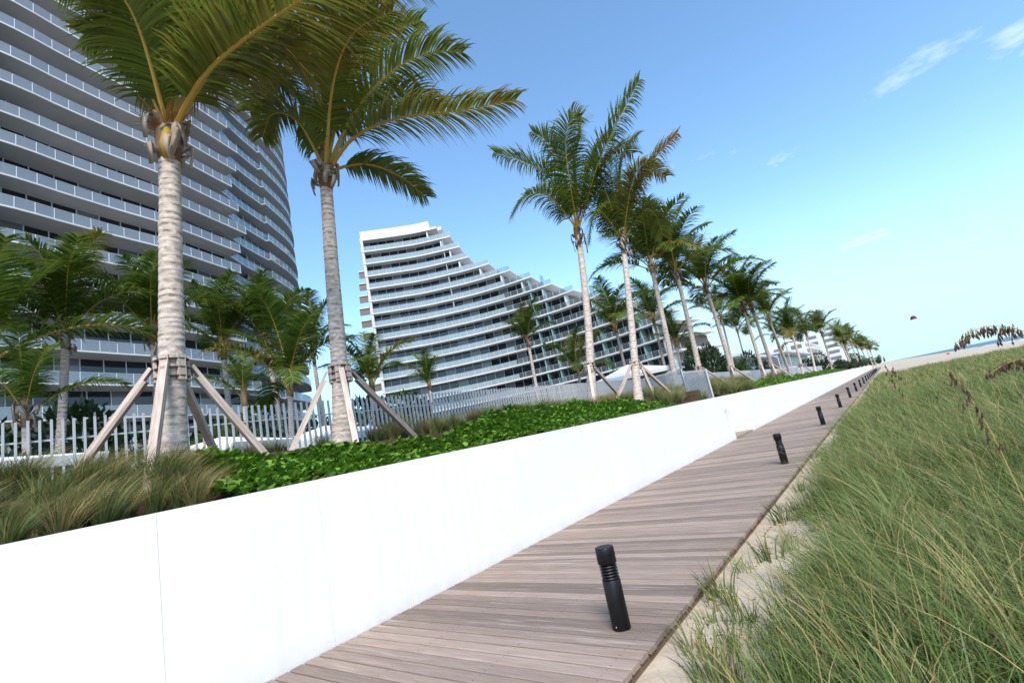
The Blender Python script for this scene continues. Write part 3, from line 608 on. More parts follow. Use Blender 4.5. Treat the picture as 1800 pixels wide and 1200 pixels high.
# hand-placed palms: trunk pixels at a known distance from the wall, frond curves (px, py, depth offset)
HERO = [
 dict(X=-6.95, r=(.152, .128), tr=[(304, 842), (303, 780), (302, 620), (300, 450), (299, 330), (297, 268)], label='tall palm with timber props, stencilled prop and orange flower stalks', fr=[
   ([(316, 225, 0), (362, 130, -.3), (470, 40, -.6), (610, -45, -.9), (735, -70, -1.0)], .95, .28), ([(300, 200, 0), (294, 80, .2), (288, -70, .3), (270, -190, .4)], .9, .1), ([(310, 205, .1), (332, 60, .4), (395, -70, .7), (500, -150, .9)], .9, .1),
   ([(282, 205, 0), (250, 130, 0), (205, 70, -.1), (150, 62, -.2)], .62, .1), ([(288, 195, .1), (262, 50, .3), (215, -70, .4), (150, -120, .5)], .85, .15), ([(318, 210, .2), (400, 105, 1.0), (500, 60, 1.5), (590, 110, 1.9)], .9, .35),
   ([(312, 200, .2), (380, 60, .5), (500, 0, .9), (650, 10, 1.2)], .95, .25), ([(290, 195, -.1), (240, 40, -.4), (180, -40, -.7), (120, -40, -.9)], .8, .1), ([(306, 198, .3), (345, 20, .9), (440, -60, 1.5), (560, -60, 1.9)], .9, .3),
   ([(314, 208, .3), (390, 120, 1.3), (450, 100, 2.0), (505, 150, 2.5)], .8, .1), ([(312, 206, .5), (370, 90, 1.6), (440, 60, 2.4), (500, 90, 3.0)], .9, .1), ([(318, 205, -.1), (400, 90, -.2), (480, 70, -.1), (545, 130, 0)], .85, .3)]),
 dict(X=-7.3, r=(.150, .112), tr=[(604, 790), (601, 720), (595, 620), (584, 480), (577, 380), (573, 325)], label='tall palm with timber props rising from the glossy ground cover, fronds streaming seaward', fr=[
   ([(588, 300, 0), (622, 242, -.2), (700, 208, -.4), (800, 195, -.5), (905, 176, -.6)], .78, .32), ([(584, 285, .1), (625, 195, .2), (690, 125, .3), (755, 92, .4), (812, 92, .4)], .85, .12), ([(592, 300, .2), (640, 288, .5), (700, 308, .9), (748, 345, 1.2)], .6, .1),
   ([(575, 280, .1), (566, 130, .3), (556, 10, .5), (540, -60, .6)], .8, .2), ([(580, 280, .1), (616, 130, .5), (675, 65, .8), (738, 36, 1.0)], .75, .1), ([(566, 285, 0), (532, 185, .3), (485, 150, .6), (440, 195, .9)], .75, .2),
   ([(570, 280, .2), (545, 130, .6), (500, 30, 1.0), (450, 0, 1.2)], .8, .25), ([(578, 278, .2), (600, 110, .5), (645, 0, .9), (700, -40, 1.2)], .8, .25), ([(568, 288, -.1), (525, 215, -.1), (480, 200, 0), (462, 240, .1)], .6, .15),
   ([(586, 285, .3), (640, 190, .9), (710, 160, 1.4), (780, 190, 1.8)], .75, .2), ([(576, 280, -.2), (585, 150, -.6), (620, 60, -1.0), (690, 20, -1.3)], .75, .3)]),
 dict(X=-7.9, r=(.155, .112), tr=[(1041, 712), (1039, 660), (1034, 570), (1025, 480), (1018, 425)], label='slim braced palm whose longest frond points steeply up, beside its braced twin', fr=[
   ([(1006, 375, 0), (976, 325, .2), (930, 288, .5), (870, 268, .8)], .85, .08), ([(1009, 370, 0), (988, 295, .2), (962, 250, .3), (936, 232, .4)], .85, .1), ([(1014, 368, .2), (1012, 280, .5), (1020, 230, .7), (1004, 192, .8)], .7, .25),
   ([(1021, 385, 0), (1050, 292, -.4), (1090, 205, -.7), (1123, 142, -.9)], .85, .06), ([(1020, 375, .1), (1055, 300, .5), (1088, 262, .9), (1112, 270, 1.2)], .8, .2), ([(1006, 378, -.1), (965, 345, -.4), (925, 345, -.8), (900, 380, -1.1)], .7, .1),
   ([(1016, 368, .3), (1038, 285, .9), (1062, 245, 1.3), (1080, 240, 1.6)], .8, .15), ([(1011, 368, -.2), (995, 270, -.6), (1000, 215, -.9), (1020, 205, -1.1)], .75, .1), ([(1018, 372, .3), (1048, 330, 1.0), (1065, 340, 1.5), (1075, 380, 1.9)], .8, .15)]),
 dict(X=-6.7, r=(.138, .100), tr=[(1121, 700), (1118, 660), (1110, 570), (1102, 490), (1097, 440)], label='slim braced palm with a brown-tipped frond leaning seaward, nearer the wall than its twin', fr=[
   ([(1100, 405, 0), (1116, 342, -.1), (1150, 280, -.2), (1190, 236, -.3)], .7, .75), ([(1090, 405, 0), (1066, 340, .2), (1048, 300, .4), (1030, 290, .6)], .7, .1), ([(1088, 410, -.1), (1058, 372, -.3), (1042, 385, -.5), (1036, 425, -.7)], .6, .1),
   ([(1095, 398, .2), (1090, 310, .6), (1100, 262, .9), (1120, 240, 1.1)], .75, .1), ([(1100, 400, .2), (1124, 320, .6), (1146, 300, 1.0), (1170, 310, 1.3)], .7, .35), ([(1102, 408, .2), (1130, 370, .7), (1152, 378, 1.1), (1166, 415, 1.4)], .65, .2),
   ([(1091, 400, .3), (1076, 320, .8), (1066, 285, 1.2), (1050, 280, 1.5)], .7, .1), ([(1098, 400, -.2), (1110, 325, -.6), (1128, 290, -.9), (1150, 285, -1.2)], .7, .3)]),
]
for hi, H_ in enumerate(HERO):
    P = [atX(px, py, H_['X']) for px, py in H_['tr']]; base = P[0].copy(); P[0][2] = min(P[0][2], bedz(P[0][0], P[0][1])-.05)
    t = thing('palm_tree', H_['label'], 'palm tree', (base[0], base[1], P[0][2])); off = np.array(t.location)
    loc = [p-off for p in P]; ob('trunk', trunk_mesh(loc, *H_['r'], seed=hi), t)
    top = loc[-1]; crown_base(t, top+UP*.12, H_['r'][1]*1.02, 50+hi)
    dcr = depth(P[-1])
    for fi, (pts, ll, dry) in enumerate(H_['fr']):
        Q = [atD(px, py, dcr+do)-off for px, py, do in pts]; Q[0] = Q[0]*.4+(top+UP*.25)*.6; Q.insert(0, top+UP*.02+(Q[0]-top)*.1)
        ob('frond', frond_mesh(Q, ll*(1.2 if hi < 2 else 1.6), n=125 if hi < 2 else 110, dry=dry, seed=hi*100+fi, wid=.040 if hi < 2 else .048, petw=.048 if hi < 2 else .038, bare=.26 if hi < 2 else .22, tone0=.36+.30*random.random(), hang=1.3 if hi < 2 else 1.55), t)
    if hi == 0:      # orange flower stalks and spathe
        for k in range(3):
            rng = np.random.default_rng(900+k); b = MB()
            for j in range(34):
                a = rng.uniform(0, 2*PI); o = np.array([math.cos(a), math.sin(a), 0]); L_ = rng.uniform(.15, .38); s0 = top+UP*rng.uniform(.25, .45)+o*.06
                b.tube([s0, s0+o*L_*.5+UP*L_*.35, s0+o*L_+UP*L_*rng.uniform(.2, .8)], [.008, .006, .003], 4)
            ob('flower_stalk', b.mesh('flower_stalk', M_spathe), t)
        b = MB(); b.tube([top+np.array([0, 0, .3]), top+np.array([-.05, -.06, .75]), top+np.array([-.12, -.12, 1.15])], [.05, .045, .008], 8); ob('spathe', b.mesh('spathe', M_boot, True), t)
        b = MB(); b.tube([top+np.array([.10, -.05, -.16]), top+np.array([.155, -.075, .02]), top+np.array([.15, -.05, .3])], [.06, .085, .05], 10); ob('leaf_base', b.mesh('leaf_base', M_petiole, True), t)
    cpx, feet = [((302, 650), [(262, 838, -6.35), (142, 815, -7.5), (470, 800, -6.9), (378, 792, -8.1)]), ((598, 656), [(625, 776, -6.6), (512, 787, -7.7), (724, 760, -7.4)]),
                 ((1036, 645), [(1045, 706, -7.3), (1097, 703, -7.7)]), ((1117, 642), [(1151, 694, -6.4), (1189, 699, -6.2), (1083, 703, -7.2)])][hi]
    cc_ = atX(*cpx, H_['X']); pr = braces(t, cc_-off, H_['r'][0]*1.03, [atX(*f)-off for f in feet], lambda x, y, o=off: bedz(x+o[0], y+o[1])-o[2])
    if hi == 0:
        # stencilled letters on the near prop, printed on its face
        o0, L_ = pr[0]
        for s, zz_, sz in (('ER', .34, .07), ('SP', L_-.10, .04)):
            cu = bpy.data.curves.new('stencil', 'FONT'); cu.body = s; cu.size = sz*1.3; cu.align_x = 'CENTER'; tmp = bpy.data.objects.new('stencil', cu); COL.objects.link(tmp)
            dg = bpy.context.evaluated_depsgraph_get(); me = bpy.data.meshes.new_from_object(tmp.evaluated_get(dg)); bpy.data.objects.remove(tmp); me.materials.clear(); me.materials.append(M_ink)
            so_ = ob('stencil_letters', me, o0); so_.location = (0, -.0222, zz_); so_.rotation_euler = (PI/2, 0, 0)

# shared fronds for the other palms: local +X is outward, classes by starting elevation
def frond_lib():
    lib = {}
    for ci, el in enumerate((86, 73, 58, 36)):
        lib[ci] = []
        for v in range(3):
            rng = np.random.default_rng(300+ci*10+v); P = [np.zeros(3)]; e = math.radians(el+rng.uniform(-6, 6)); p = np.zeros(3); yaw = 0
            for j in range(7):
                yaw += rng.uniform(-.05, .09); p = p+0.145*3.0/1.0*.97*np.array([math.cos(e)*math.cos(yaw), math.cos(e)*math.sin(yaw), math.sin(e)]); P.append(p.copy()); e -= math.radians([8, 11, 14, 16][ci])*(0.5+.22*j*.6)
            lib[ci].append([frond_mesh(P, .88, n=64, dry=dr, seed=400+ci*10+v*3+k, wid=.056, petw=.030, bare=.20, tone0=.44, segs=4, hang=1.2, wind=(.05, .12, 0)) for k, dr in enumerate((.02, .34))])
    return lib
LIB = frond_lib()
def palm(label, base, top, r0, r1, nfr=12, scale=1.0, seed=0, brace=None, dryp=.12, group=None, full=False, zf=None, slim=False):
    rng = np.random.default_rng(seed); base = np.array(base, float); top = np.array(top, float)
    t = thing('palm_tree', label, 'palm tree', base, 0, group); tp = top-base
    ob('trunk', trunk_mesh([np.zeros(3), tp*.3+np.array([.03, .05, 0])*scale, tp*.7+np.array([.02, .04, 0])*scale, tp], r0, r1, seed, n=12), t)
    crown_base(t, tp+UP*.05, r1*1.05, seed, big=full)
    a0 = rng.uniform(0, 6.28)
    for i in range(nfr):
        u = i/max(1, nfr-1); ci = (0 if u < .34 else (1 if u < .72 else 2)) if slim else (0 if u < .22 else (1 if u < .55 else (2 if u < .82 else 3))); me = LIB[ci][rng.integers(3)][1 if rng.random() < dryp else 0]
        o = ob('frond', me, t, tp+UP*(.30-.25*u), a0+i*2.4+rng.uniform(-.3, .3), 1.13*scale*rng.uniform(.86, 1.12)); o.rotation_euler[1] = rng.uniform(-.12, .12)
    if brace: braces(t, tp*(1.15/tp[2]), r0*1.05, [tp*(1.15/tp[2])*np.array([1, 1, 0])+np.array([math.cos(a)*d_, math.sin(a)*d_, 0]) for a, d_ in brace], lambda x, y: (zf or bedz)(x+base[0], y+base[1])-base[2])
    return t
GB = 'palms planted in a row along the planter'
D = math.radians
row = [  # label, X, base px, top px, r0, r1, scale, braces, nfr
 ('palm without visible props standing between the braced pair and the gate', -8.3, (1184, 668), (1147, 478), .15, .11, 1.0, None, 13),
 ('leaning palm behind the slatted gate, with one prop on its sea side', -7.6, (1232, 672), (1189, 480), .145, .10, 1.02, [(D(50), 1.7)], 12),
 ('leaning palm past the gate with a reddish-brown frond and one long prop', -7.7, (1293, 678), (1243, 512), .145, .10, 1.05, [(D(-60), .8), (D(55), 1.7)], 12),
 ('palm of the close pair beyond the gate, wall side', -7.9, (1343, 664), (1307, 545), .16, .11, 1.05, [(D(-60), .8)], 12),
 ('palm of the close pair beyond the gate, sea side', -7.3, (1362, 662), (1323, 545), .16, .11, 1.0, [(D(-60), .8), (D(55), 1.7)], 13),
 ('palm on the far planter, first after the close pair', -7.6, (1411, 654), (1393, 588), .16, .11, 1.0, [(D(55), 1.5)], 12),
 ('unbraced palm between the close pair and the far planter', -8.4, (1388, 655), (1352, 562), .15, .10, 1.0, None, 12),
 ('palm rising over the grey wall end, before the last braced one', -8.6, (1432, 648), (1418, 590), .15, .10, 1.1, None, 12),
 ('last braced palm of the row, trunk leaning on white props', -7.4, (1462, 645), (1445, 588), .17, .12, 1.25, [(D(-60), .9), (D(55), 1.6), (D(200), 1.4)], 12)]
for i, (lab, X, bp, tpx, r0, r1, s_, br, nf) in enumerate(row):
    tp = atX(*tpx, X); bs = atX(*bp, X); bs[2] = bedz(bs[0], bs[1])-.05
    palm(lab, bs, tp, r0, r1, nf+2, s_*1.18, 20+i, br, .13, GB, True)
GG = 'garden palms behind the slat fence'
garden = [  # label, crown px, X, base dx(px shift), r, scale, nfr
 ('broad garden palm left of the stencilled prop, full dark crown', (115, 605), -18, -3, .135, 1.05, 15), ('garden palm half hidden behind the tallest foreground trunk', (268, 598), -19, 3, .13, 1.0, 14),
 ('dark garden palm with a rusty drooping frond', (393, 625), -21, 3, .14, 1.05, 14), ('garden palm with a slim pale trunk between the two propped palms', (470, 610), -20, 6, .13, 1.05, 15),
 ('garden palm with yellow crownshaft close behind the second propped palm', (551, 628), -23, 5, .13, 1.0, 14), ('lone garden palm before the stepped building with one yellow frond held sideways', (929, 606), -21, 7, .15, 1.0, 13),
 ('short young palm low behind the fence beside the broad one', (45, 742), -15, 0, .10, .62, 9), ('short young palm low behind the prop of the first palm', (430, 708), -15, 2, .09, .5, 7),
 ('small bushy palm with yellowing fronds before the stepped building', (756, 684), -19, 2, .12, .62, 10), ('low dark palm right of the second propped palm', (655, 690), -16, 0, .13, .8, 12),
 ('garden palm behind the braced pair, feathery upright top', (1083, 582), -15, 9, .14, .95, 13), ('garden palm between the braced pair and the terrace building', (1150, 568), -14, 9, .15, 1.0, 14),
 ('dark garden palm low behind the first fence section', (510, 690), -17, 0, .13, .85, 12), ('garden palm peeping in at the far end of the first fence', (-14, 640), -17, -4, .14, .9, 12),
 ('low palm behind the parasol near the gate', (1018, 660), -13, 2, .10, .6, 9), ('spreading low palm behind the gate', (1190, 610), -12.5, 4, .12, .75, 12),
 ('slim palm behind the gate with drooping crown', (1268, 560), -12, 9, .13, .95, 13), ('slim palm at the start of the grey garden wall', (1297, 585), -13, 10, .13, .9, 13),
 ('palm rising behind the grey garden wall by the close pair', (1362, 590), -13, 6, .13, .95, 13), ('palm rising behind the grey garden wall before the far planter', (1378, 596), -16, 6, .13, 1.0, 13),
 ('dark palm beside the teal glass pavilion', (1398, 604), -11, 4, .13, .9, 12)]
for i, (lab, cp, X, dxp, r, s_, nf) in enumerate(garden):
    tp = atX(*cp, X); bs = atX(cp[0]+dxp, cp[1]+40, X); k = (0.6-tp[2])/(bs[2]-tp[2]); bs = tp+(bs-tp)*k; bs[0] = X
    if np.hypot(bs[0]-tp[0], bs[1]-tp[1]) > 1.6: d_ = (bs-tp)*1.6/np.hypot(bs[0]-tp[0], bs[1]-tp[1]); bs = np.array([tp[0]+d_[0], tp[1]+d_[1], .6])
    palm(lab, bs, tp, r*.92, r*.72, max(7, nf-3), s_*(.88 if i < 5 else (.92 if i < 10 else 1.2)), 60+i, None, .07, GG, i < 7, slim=i < 10)
for i, (px, py, Y_, s_) in enumerate([(1478, 600, 125, 1.3), (1486, 612, 150, 1.3), (1494, 600, 175, 1.5), (1505, 610, 195, 1.5), (1515, 615, 215, 1.5), (1522, 612, 240, 1.6), (1530, 618, 260, 1.6)]):
    r_ = ray(px, py); tp = np.array([0, 0, EYE])+r_*(Y_/r_[1]); palm('distant palm in the cluster beyond the last braced one, %s along' % ORD[i+1], (tp[0]+.4, Y_, 0.0), tp, .2, .15, 12, s_, 120+i, None, .3, 'distant palms at the end of the boardwalk')

# ------------------------------------------------------------------ shrubs
def leafcloud(name, n, R, leaf, m, seed, lobes=6, flat=.8, asp=.5):
    rng = np.random.default_rng(seed); cs = rng.normal(0, .42, (lobes, 3))*np.array(R); cs[:, 2] = np.abs(cs[:, 2])*flat+R[2]*.35; rs = rng.uniform(.34, .6, lobes)
    k = rng.integers(0, lobes, n); d = rng.normal(0, 1, (n, 3)); d /= np.linalg.norm(d, axis=1)[:, None]; rad = rng.uniform(.55, 1.05, n)**.6
    P = cs[k]+d*(rs[k]*rad)[:, None]*np.array(R); P[:, 2] = np.maximum(P[:, 2], .02)
    ax = d*.6+rng.normal(0, .7, (n, 3))+np.array([0, 0, .35]); ax /= np.linalg.norm(ax, axis=1)[:, None]; sd_ = np.cross(ax, rng.normal(0, 1, (n, 3))); sd_ /= np.linalg.norm(sd_, axis=1)[:, None]
    L_ = leaf*rng.uniform(.7, 1.3, n)[:, None]; V = np.stack([P, P+ax*L_*.5+sd_*L_*asp*.5, P+ax*L_, P+ax*L_*.5-sd_*L_*asp*.5], 1).reshape(-1, 3)
    tone = np.repeat(np.clip(rng.normal(.45, .25, n), 0, 1), 4); return npmesh(name, V, np.arange(4*n).reshape(-1, 4), m, False, tone=tone, tip=np.repeat((rng.random(n) < .04)*.8, 4))
SH = [leafcloud('foliage', 2600, (1.5, 1.5, 1.5), .20, M_shrub, 800+i) for i in range(3)]
bst = MB(); [bst.tube([(0, 0, 0), (.25*math.cos(a), .25*math.sin(a), .7), (.6*math.cos(a+.3), .6*math.sin(a+.3), 1.3)], [.05, .035, .015], 6) for a in (0, 1.6, 3.1, 4.7)]; STEM = bst.mesh('stem', M_fiber)
def shrub(lab, p, s, i, group):
    t = thing('shrub', lab, 'shrub', p, i*1.3, group); ob('foliage', SH[i % 3], t, None, None, s); ob('stem', STEM, t, None, None, s if np.isscalar(s) else s)
for i, (px, py, X, s) in enumerate([(20, 760, -14.5, 1.0), (95, 755, -16, 1.2), (165, 752, -15, 1.1), (225, 750, -15, 1.15), (300, 735, -16, 1.2), (360, 722, -17, 1.3), (420, 712, -19, 1.3), (480, 705, -20, 1.35), (520, 700, -21, 1.4), (625, 668, -18, 1.5), (665, 662, -19, 1.5), (715, 672, -19, 1.3), (0, 690, -21, 1.6), (180, 690, -22, 1.6), (350, 670, -24, 1.7), (445, 668, -25, 1.7)]):
    p = atX(px, py+5, X); shrub('dark leafy shrub behind the slat fence, '+(['low, %s from the flat parasol' % ORD[i+1], 'rounded, %s past the second propped palm' % ORD[max(1, i-8)], 'tall, %s from the broad palm' % ORD[max(1, i-11)]][0 if i < 9 else (1 if i < 12 else 2)]), (X, p[1], .62), (s*1.1, s*1.1, max(.5, (p[2]-.6)/2.9)), i, 'dark shrubs behind the fence')
for i, (px, py, X, s) in enumerate([(1245, 610, -12, 1.3), (1275, 615, -12.5, 1.2), (1312, 622, -12.5, 1.2), (1215, 622, -12.5, 1.0), (1342, 630, -12, 1.0)]):
    p = atX(px, py, X); shrub('leafy shrub above the grey garden wall, '+['just past the gate', 'second past the gate', 'third past the gate', 'right behind the gate slats', 'by the close pair of palms'][i], (X, p[1], .62), (s, s, (p[2]-.6)/2.3), i+1, 'shrubs by the gate')
for i, (px, py, X, s) in enumerate([(1420, 625, -10.5, 1.5), (1435, 622, -11, 1.3), (1480, 628, -11, 1.6), (1500, 628, -11, 1.8), (1515, 626, -11, 2.2), (1535, 628, -10, 2.8), (1543, 622, -11, 3.4), (1552, 626, -8, 3.6)]):
    p = atX(px, py, X); shrub('rounded shrub far along the planter, %s after the beach house corner' % ORD[i+1], (X, p[1], .4), (s*1.6, s*1.6, max(.8, (p[2]-.4)/2.3)), i+2, 'far shrubs along the wall')

for i, (X, Y_, s) in enumerate([(-6.6, 98, .9), (-7.2, 108, 1.1), (-6.4, 121, 1.0), (-7.0, 134, 1.2), (-6.5, 150, 1.2), (-7.4, 168, 1.5), (-6.6, 188, 1.4), (-7, 210, 1.6), (-6.5, 232, 1.6)]):
    shrub('light leafy shrub on the far planter, %s after the ground cover ends' % ORD[i+1], (X, Y_, bedz(X, Y_)-.05), (s*.9, s*1.6, s*.55), i, 'shrubs on the far planter')
# ------------------------------------------------------------------ parasols
def parasol(lab, c, half, ztop, zedge, rz, z0=.64):
    t = thing('parasol', lab, 'parasol', (c[0], c[1], z0), rz, 'white parasols in the garden'); b = MB(); e = zedge-z0; tp = ztop-z0
    cn_ = [(half, half), (-half, half), (-half, -half), (half, -half)]
    V = [(x, y, e) for x, y in cn_]+[(0, 0, tp)]+[(x*.985, y*.985, e-.18) for x, y in cn_]; F = [(i, (i+1) % 4, 4) for i in range(4)]+[(i, 5+i, 5+(i+1) % 4, (i+1) % 4) for i in range(4)]
    b.add(V, F); ob('canopy', b.mesh('canopy', M_canvas), t)
    b = MB(); b.tube([(0, 0, 0), (0, 0, tp-.01)], .035, 10); ob('pole', b.mesh('pole', M_alu), t)
    for x, y in cn_:
        b = MB(); b.bar((0, 0, tp-.06), (x*.97, y*.97, e-.03), .02, .02); ob('rib', b.mesh('rib', M_alu), t)
    b = MB(); b.box((0, 0, .05), (.6, .6, .1)); ob('base', b.mesh('base', M_alu), t)
parasol('white square parasol behind the fence below the broad garden palm', (-13.3, 1.0), 1.6, 3.18, 2.90, .25)
parasol('white square parasol behind the first palm and its back prop', (-13.3, 5.45), 1.35, 3.06, 2.72, .5)
parasol('white square parasol behind the second propped palm', (-13.3, 8.3), 1.5, 3.05, 2.62, .3)
p = atD(1108, 662, 27); parasol('large white parasol tilting behind the braced pair of palms', (p[0], p[1]), 1.9, 4.25, 3.55, .5)

# ------------------------------------------------------------------ ground cover, fountain grass
def cover(name, label, poly, n, seed, hgt=.23):
    rng = np.random.default_rng(seed); X = rng.uniform(poly[0], poly[1], n); Y = rng.uniform(poly[2], poly[3], n); keep = poly[4](X, Y) if len(poly) > 4 else np.ones(n, bool); X = X[keep]; Y = Y[keep]; n = len(X)
    mound = hgt*(.68+.22*np.sin(X*3.1+Y*1.9)+.18*np.sin(Y*4.7-X*2.2)+.12*np.sin(Y*1.1)); Z = bedH(X, Y)+mound*rng.uniform(.2, 1.0, n)**.45; edge = smooth01(X, -5.0, -5.35)*0+np.clip((-5.0-X)/.25, 0.35, 1); Z = bedH(X, Y)+(Z-bedH(X, Y))*edge+.03
    az = rng.uniform(0, 2*PI, n); el = rng.uniform(.05, 1.0, n); ax = np.stack([np.cos(az)*np.cos(el), np.sin(az)*np.cos(el), np.sin(el)], 1); sd_ = np.stack([-np.sin(az), np.cos(az), rng.uniform(-.3, .3, n)], 1); nn = np.cross(ax, sd_)
    L_ = (rng.uniform(.065, .125, n))[:, None]; P = np.stack([X, Y, Z], 1); c = lambda u, w_, h_: P+ax*L_*u+sd_*L_*w_+nn*L_*h_
    V = np.stack([c(0, 0, 0), c(.35, .30, .08), c(.78, .38, .06), c(1.0, 0, -.05), c(.78, -.38, .06), c(.35, -.30, .08), c(.5, 0, -.03)], 1).reshape(-1, 3)
    k = np.arange(n)[:, None]*7; F = np.concatenate([k+np.array([[0, 1, 2, 6]]), k+np.array([[6, 2, 3, 4]]), k+np.array([[0, 6, 4, 5]])])
    hrel = np.clip((Z-bedH(X, Y))/hgt, 0, 1); tone = np.repeat(np.clip(.45+rng.normal(0, .34, n), 0, 1), 7)
    o = ob(name, npmesh(name, V, F, M_leaf, True, tone=tone, tip=np.repeat((rng.random(n) < .05)*.8, 7))); tag(o, label, 'ground cover', kind='stuff'); return o
def bedA(X, Y): return (X > -6.6-.3*np.sin(Y*.8)-.06*(Y-6)) & (Y > 2.05+.9*(-5.0-X)*.35+.15*np.sin(X*6)) & (Y < 14.6+(X+5)*.2)
cover('ground_cover', 'glossy bright green leafy ground cover spilling along the white wall', (-8.2, -5.10, 1.8, 14.6, bedA), 64000, 5)
cover('ground_cover', 'second strip of bright green ground cover beyond the gate', (-7.2, -5.10, 26, 95, lambda X, Y: (X > -6.6)), 30000, 6, .26)
def tuft(seed, n=190, h=.85, spread=.42, wind=(.04, .26), drymix=.25):
    rng = np.random.default_rng(seed); az = rng.uniform(0, 2*PI, n); r = rng.uniform(0, .12, n); hh = h*rng.uniform(.55, 1.15, n); ln = spread*rng.uniform(.2, 1.2, n); S = 5; w_ = rng.uniform(.0035, .0065, n)*1.25
    V = np.zeros((n, S+1, 2, 3)); bx = np.stack([np.cos(az)*r, np.sin(az)*r], 1); sx = np.stack([-np.sin(az+.8), np.cos(az+.8)], 1)
    for j in range(S+1):
        u = j/S; hor = np.stack([np.cos(az), np.sin(az)], 1)*(ln*u**1.6)[:, None]+np.array(wind)*(hh*u*u)[:, None]; z = hh*(u-.28*u**2.6); ww = (w_*(1-u**1.5)+.0008)[:, None]
        for s in (0, 1): V[:, j, s, :2] = bx+hor+sx*ww*(1 if s else -1); V[:, j, s, 2] = z
    k = np.arange(n)[:, None]*(2*(S+1)); F = np.concatenate([k+np.array([[2*j, 2*j+1, 2*j+3, 2*j+2]]) for j in range(S)])
    tone = np.repeat(np.clip(rng.normal(.5, .28, n), 0, 1), 2*(S+1)); tip = np.clip(np.repeat((rng.random(n) < drymix)*rng.uniform(.4, 1, n), 2*(S+1))+np.tile(np.repeat(np.linspace(0, 1, S+1)**3*.3, 2), n), 0, 1)
    return npmesh('blades', V.reshape(-1, 3), F, M_fount, False, tone=tone, tip=tip)
TU = [tuft(40+i, drymix=(.12, .24, .16, .7)[i]) for i in range(4)]
def tufts(spots, label, group, s0=1.0, pick=None):
    for i, (x, y) in enumerate(spots):
        m_ = TU[(pick or random.choice)([0, 0, 1, 1, 2, 3])]
        o = ob('fountain_grass', m_, None, (x, y, bedz(x, y)-.02), random.uniform(-.5, .5), s0*random.uniform(.85, 1.15)); tag(o, label, 'grass clump', group)
sp = []
for i in range(58):
    x = random.uniform(-7.2, -5.35); y = random.uniform(0.3, 2.3)
    if y < 2.15-.32*(-5.0-x)*0+.3*(-5.2-x)*.3: sp.append((x, y))
tufts(sp, 'windblown fountain grass clump at the planter corner by the stencilled prop', 'fountain grass at the first palm', .60)
tufts([(random.uniform(-9.3, -8.2), random.uniform(.4, 4.5)) for _ in range(22)], 'fountain grass clump close to the open end of the slat fence', 'fountain grass along the first fence section', .5)
tufts([(random.uniform(-9.35, -7.2-.05*y_), y_) for y_ in np.linspace(5.6, 20.5, 62)], 'soft fountain grass clump against the dense slat fence', 'fountain grass along the dense fence', .68)
tufts([(random.uniform(-8.2, -6.9), y_) for y_ in np.linspace(5.9, 15.5, 46)], 'low fountain grass clump between the glossy ground cover and the dense fence', 'fountain grass behind the ground cover', .55)
tufts([(random.uniform(-6.6, -5.4), random.uniform(15.2, 18.8)) for _ in range(16)], 'fountain grass clump beside the gate above the white wall', 'fountain grass before the gate', .8)
for y_ in np.linspace(18.9, 22.0, 16):
    x_ = random.uniform(-9.0, -7.0); o = ob('fountain_grass', TU[random.choice([0, 1, 2])], None, (x_, y_, 1.98), random.uniform(-.5, .5), random.uniform(.7, 1.0)); tag(o, 'fountain grass clump tucked in front of the slanting fence panel', 'grass clump', 'fountain grass at the slanting panel')
tufts([(random.uniform(-8.6, -5.4), random.uniform(22.3, 26.5)) for _ in range(26)], 'fountain grass clump just past the slatted gate', 'fountain grass past the gate', 1.0)
tufts([(random.uniform(-8.6, -6.7), random.uniform(27, 50)) for _ in range(26)], 'fountain grass clump in front of the grey garden wall', 'fountain grass by the grey wall', 1.0)

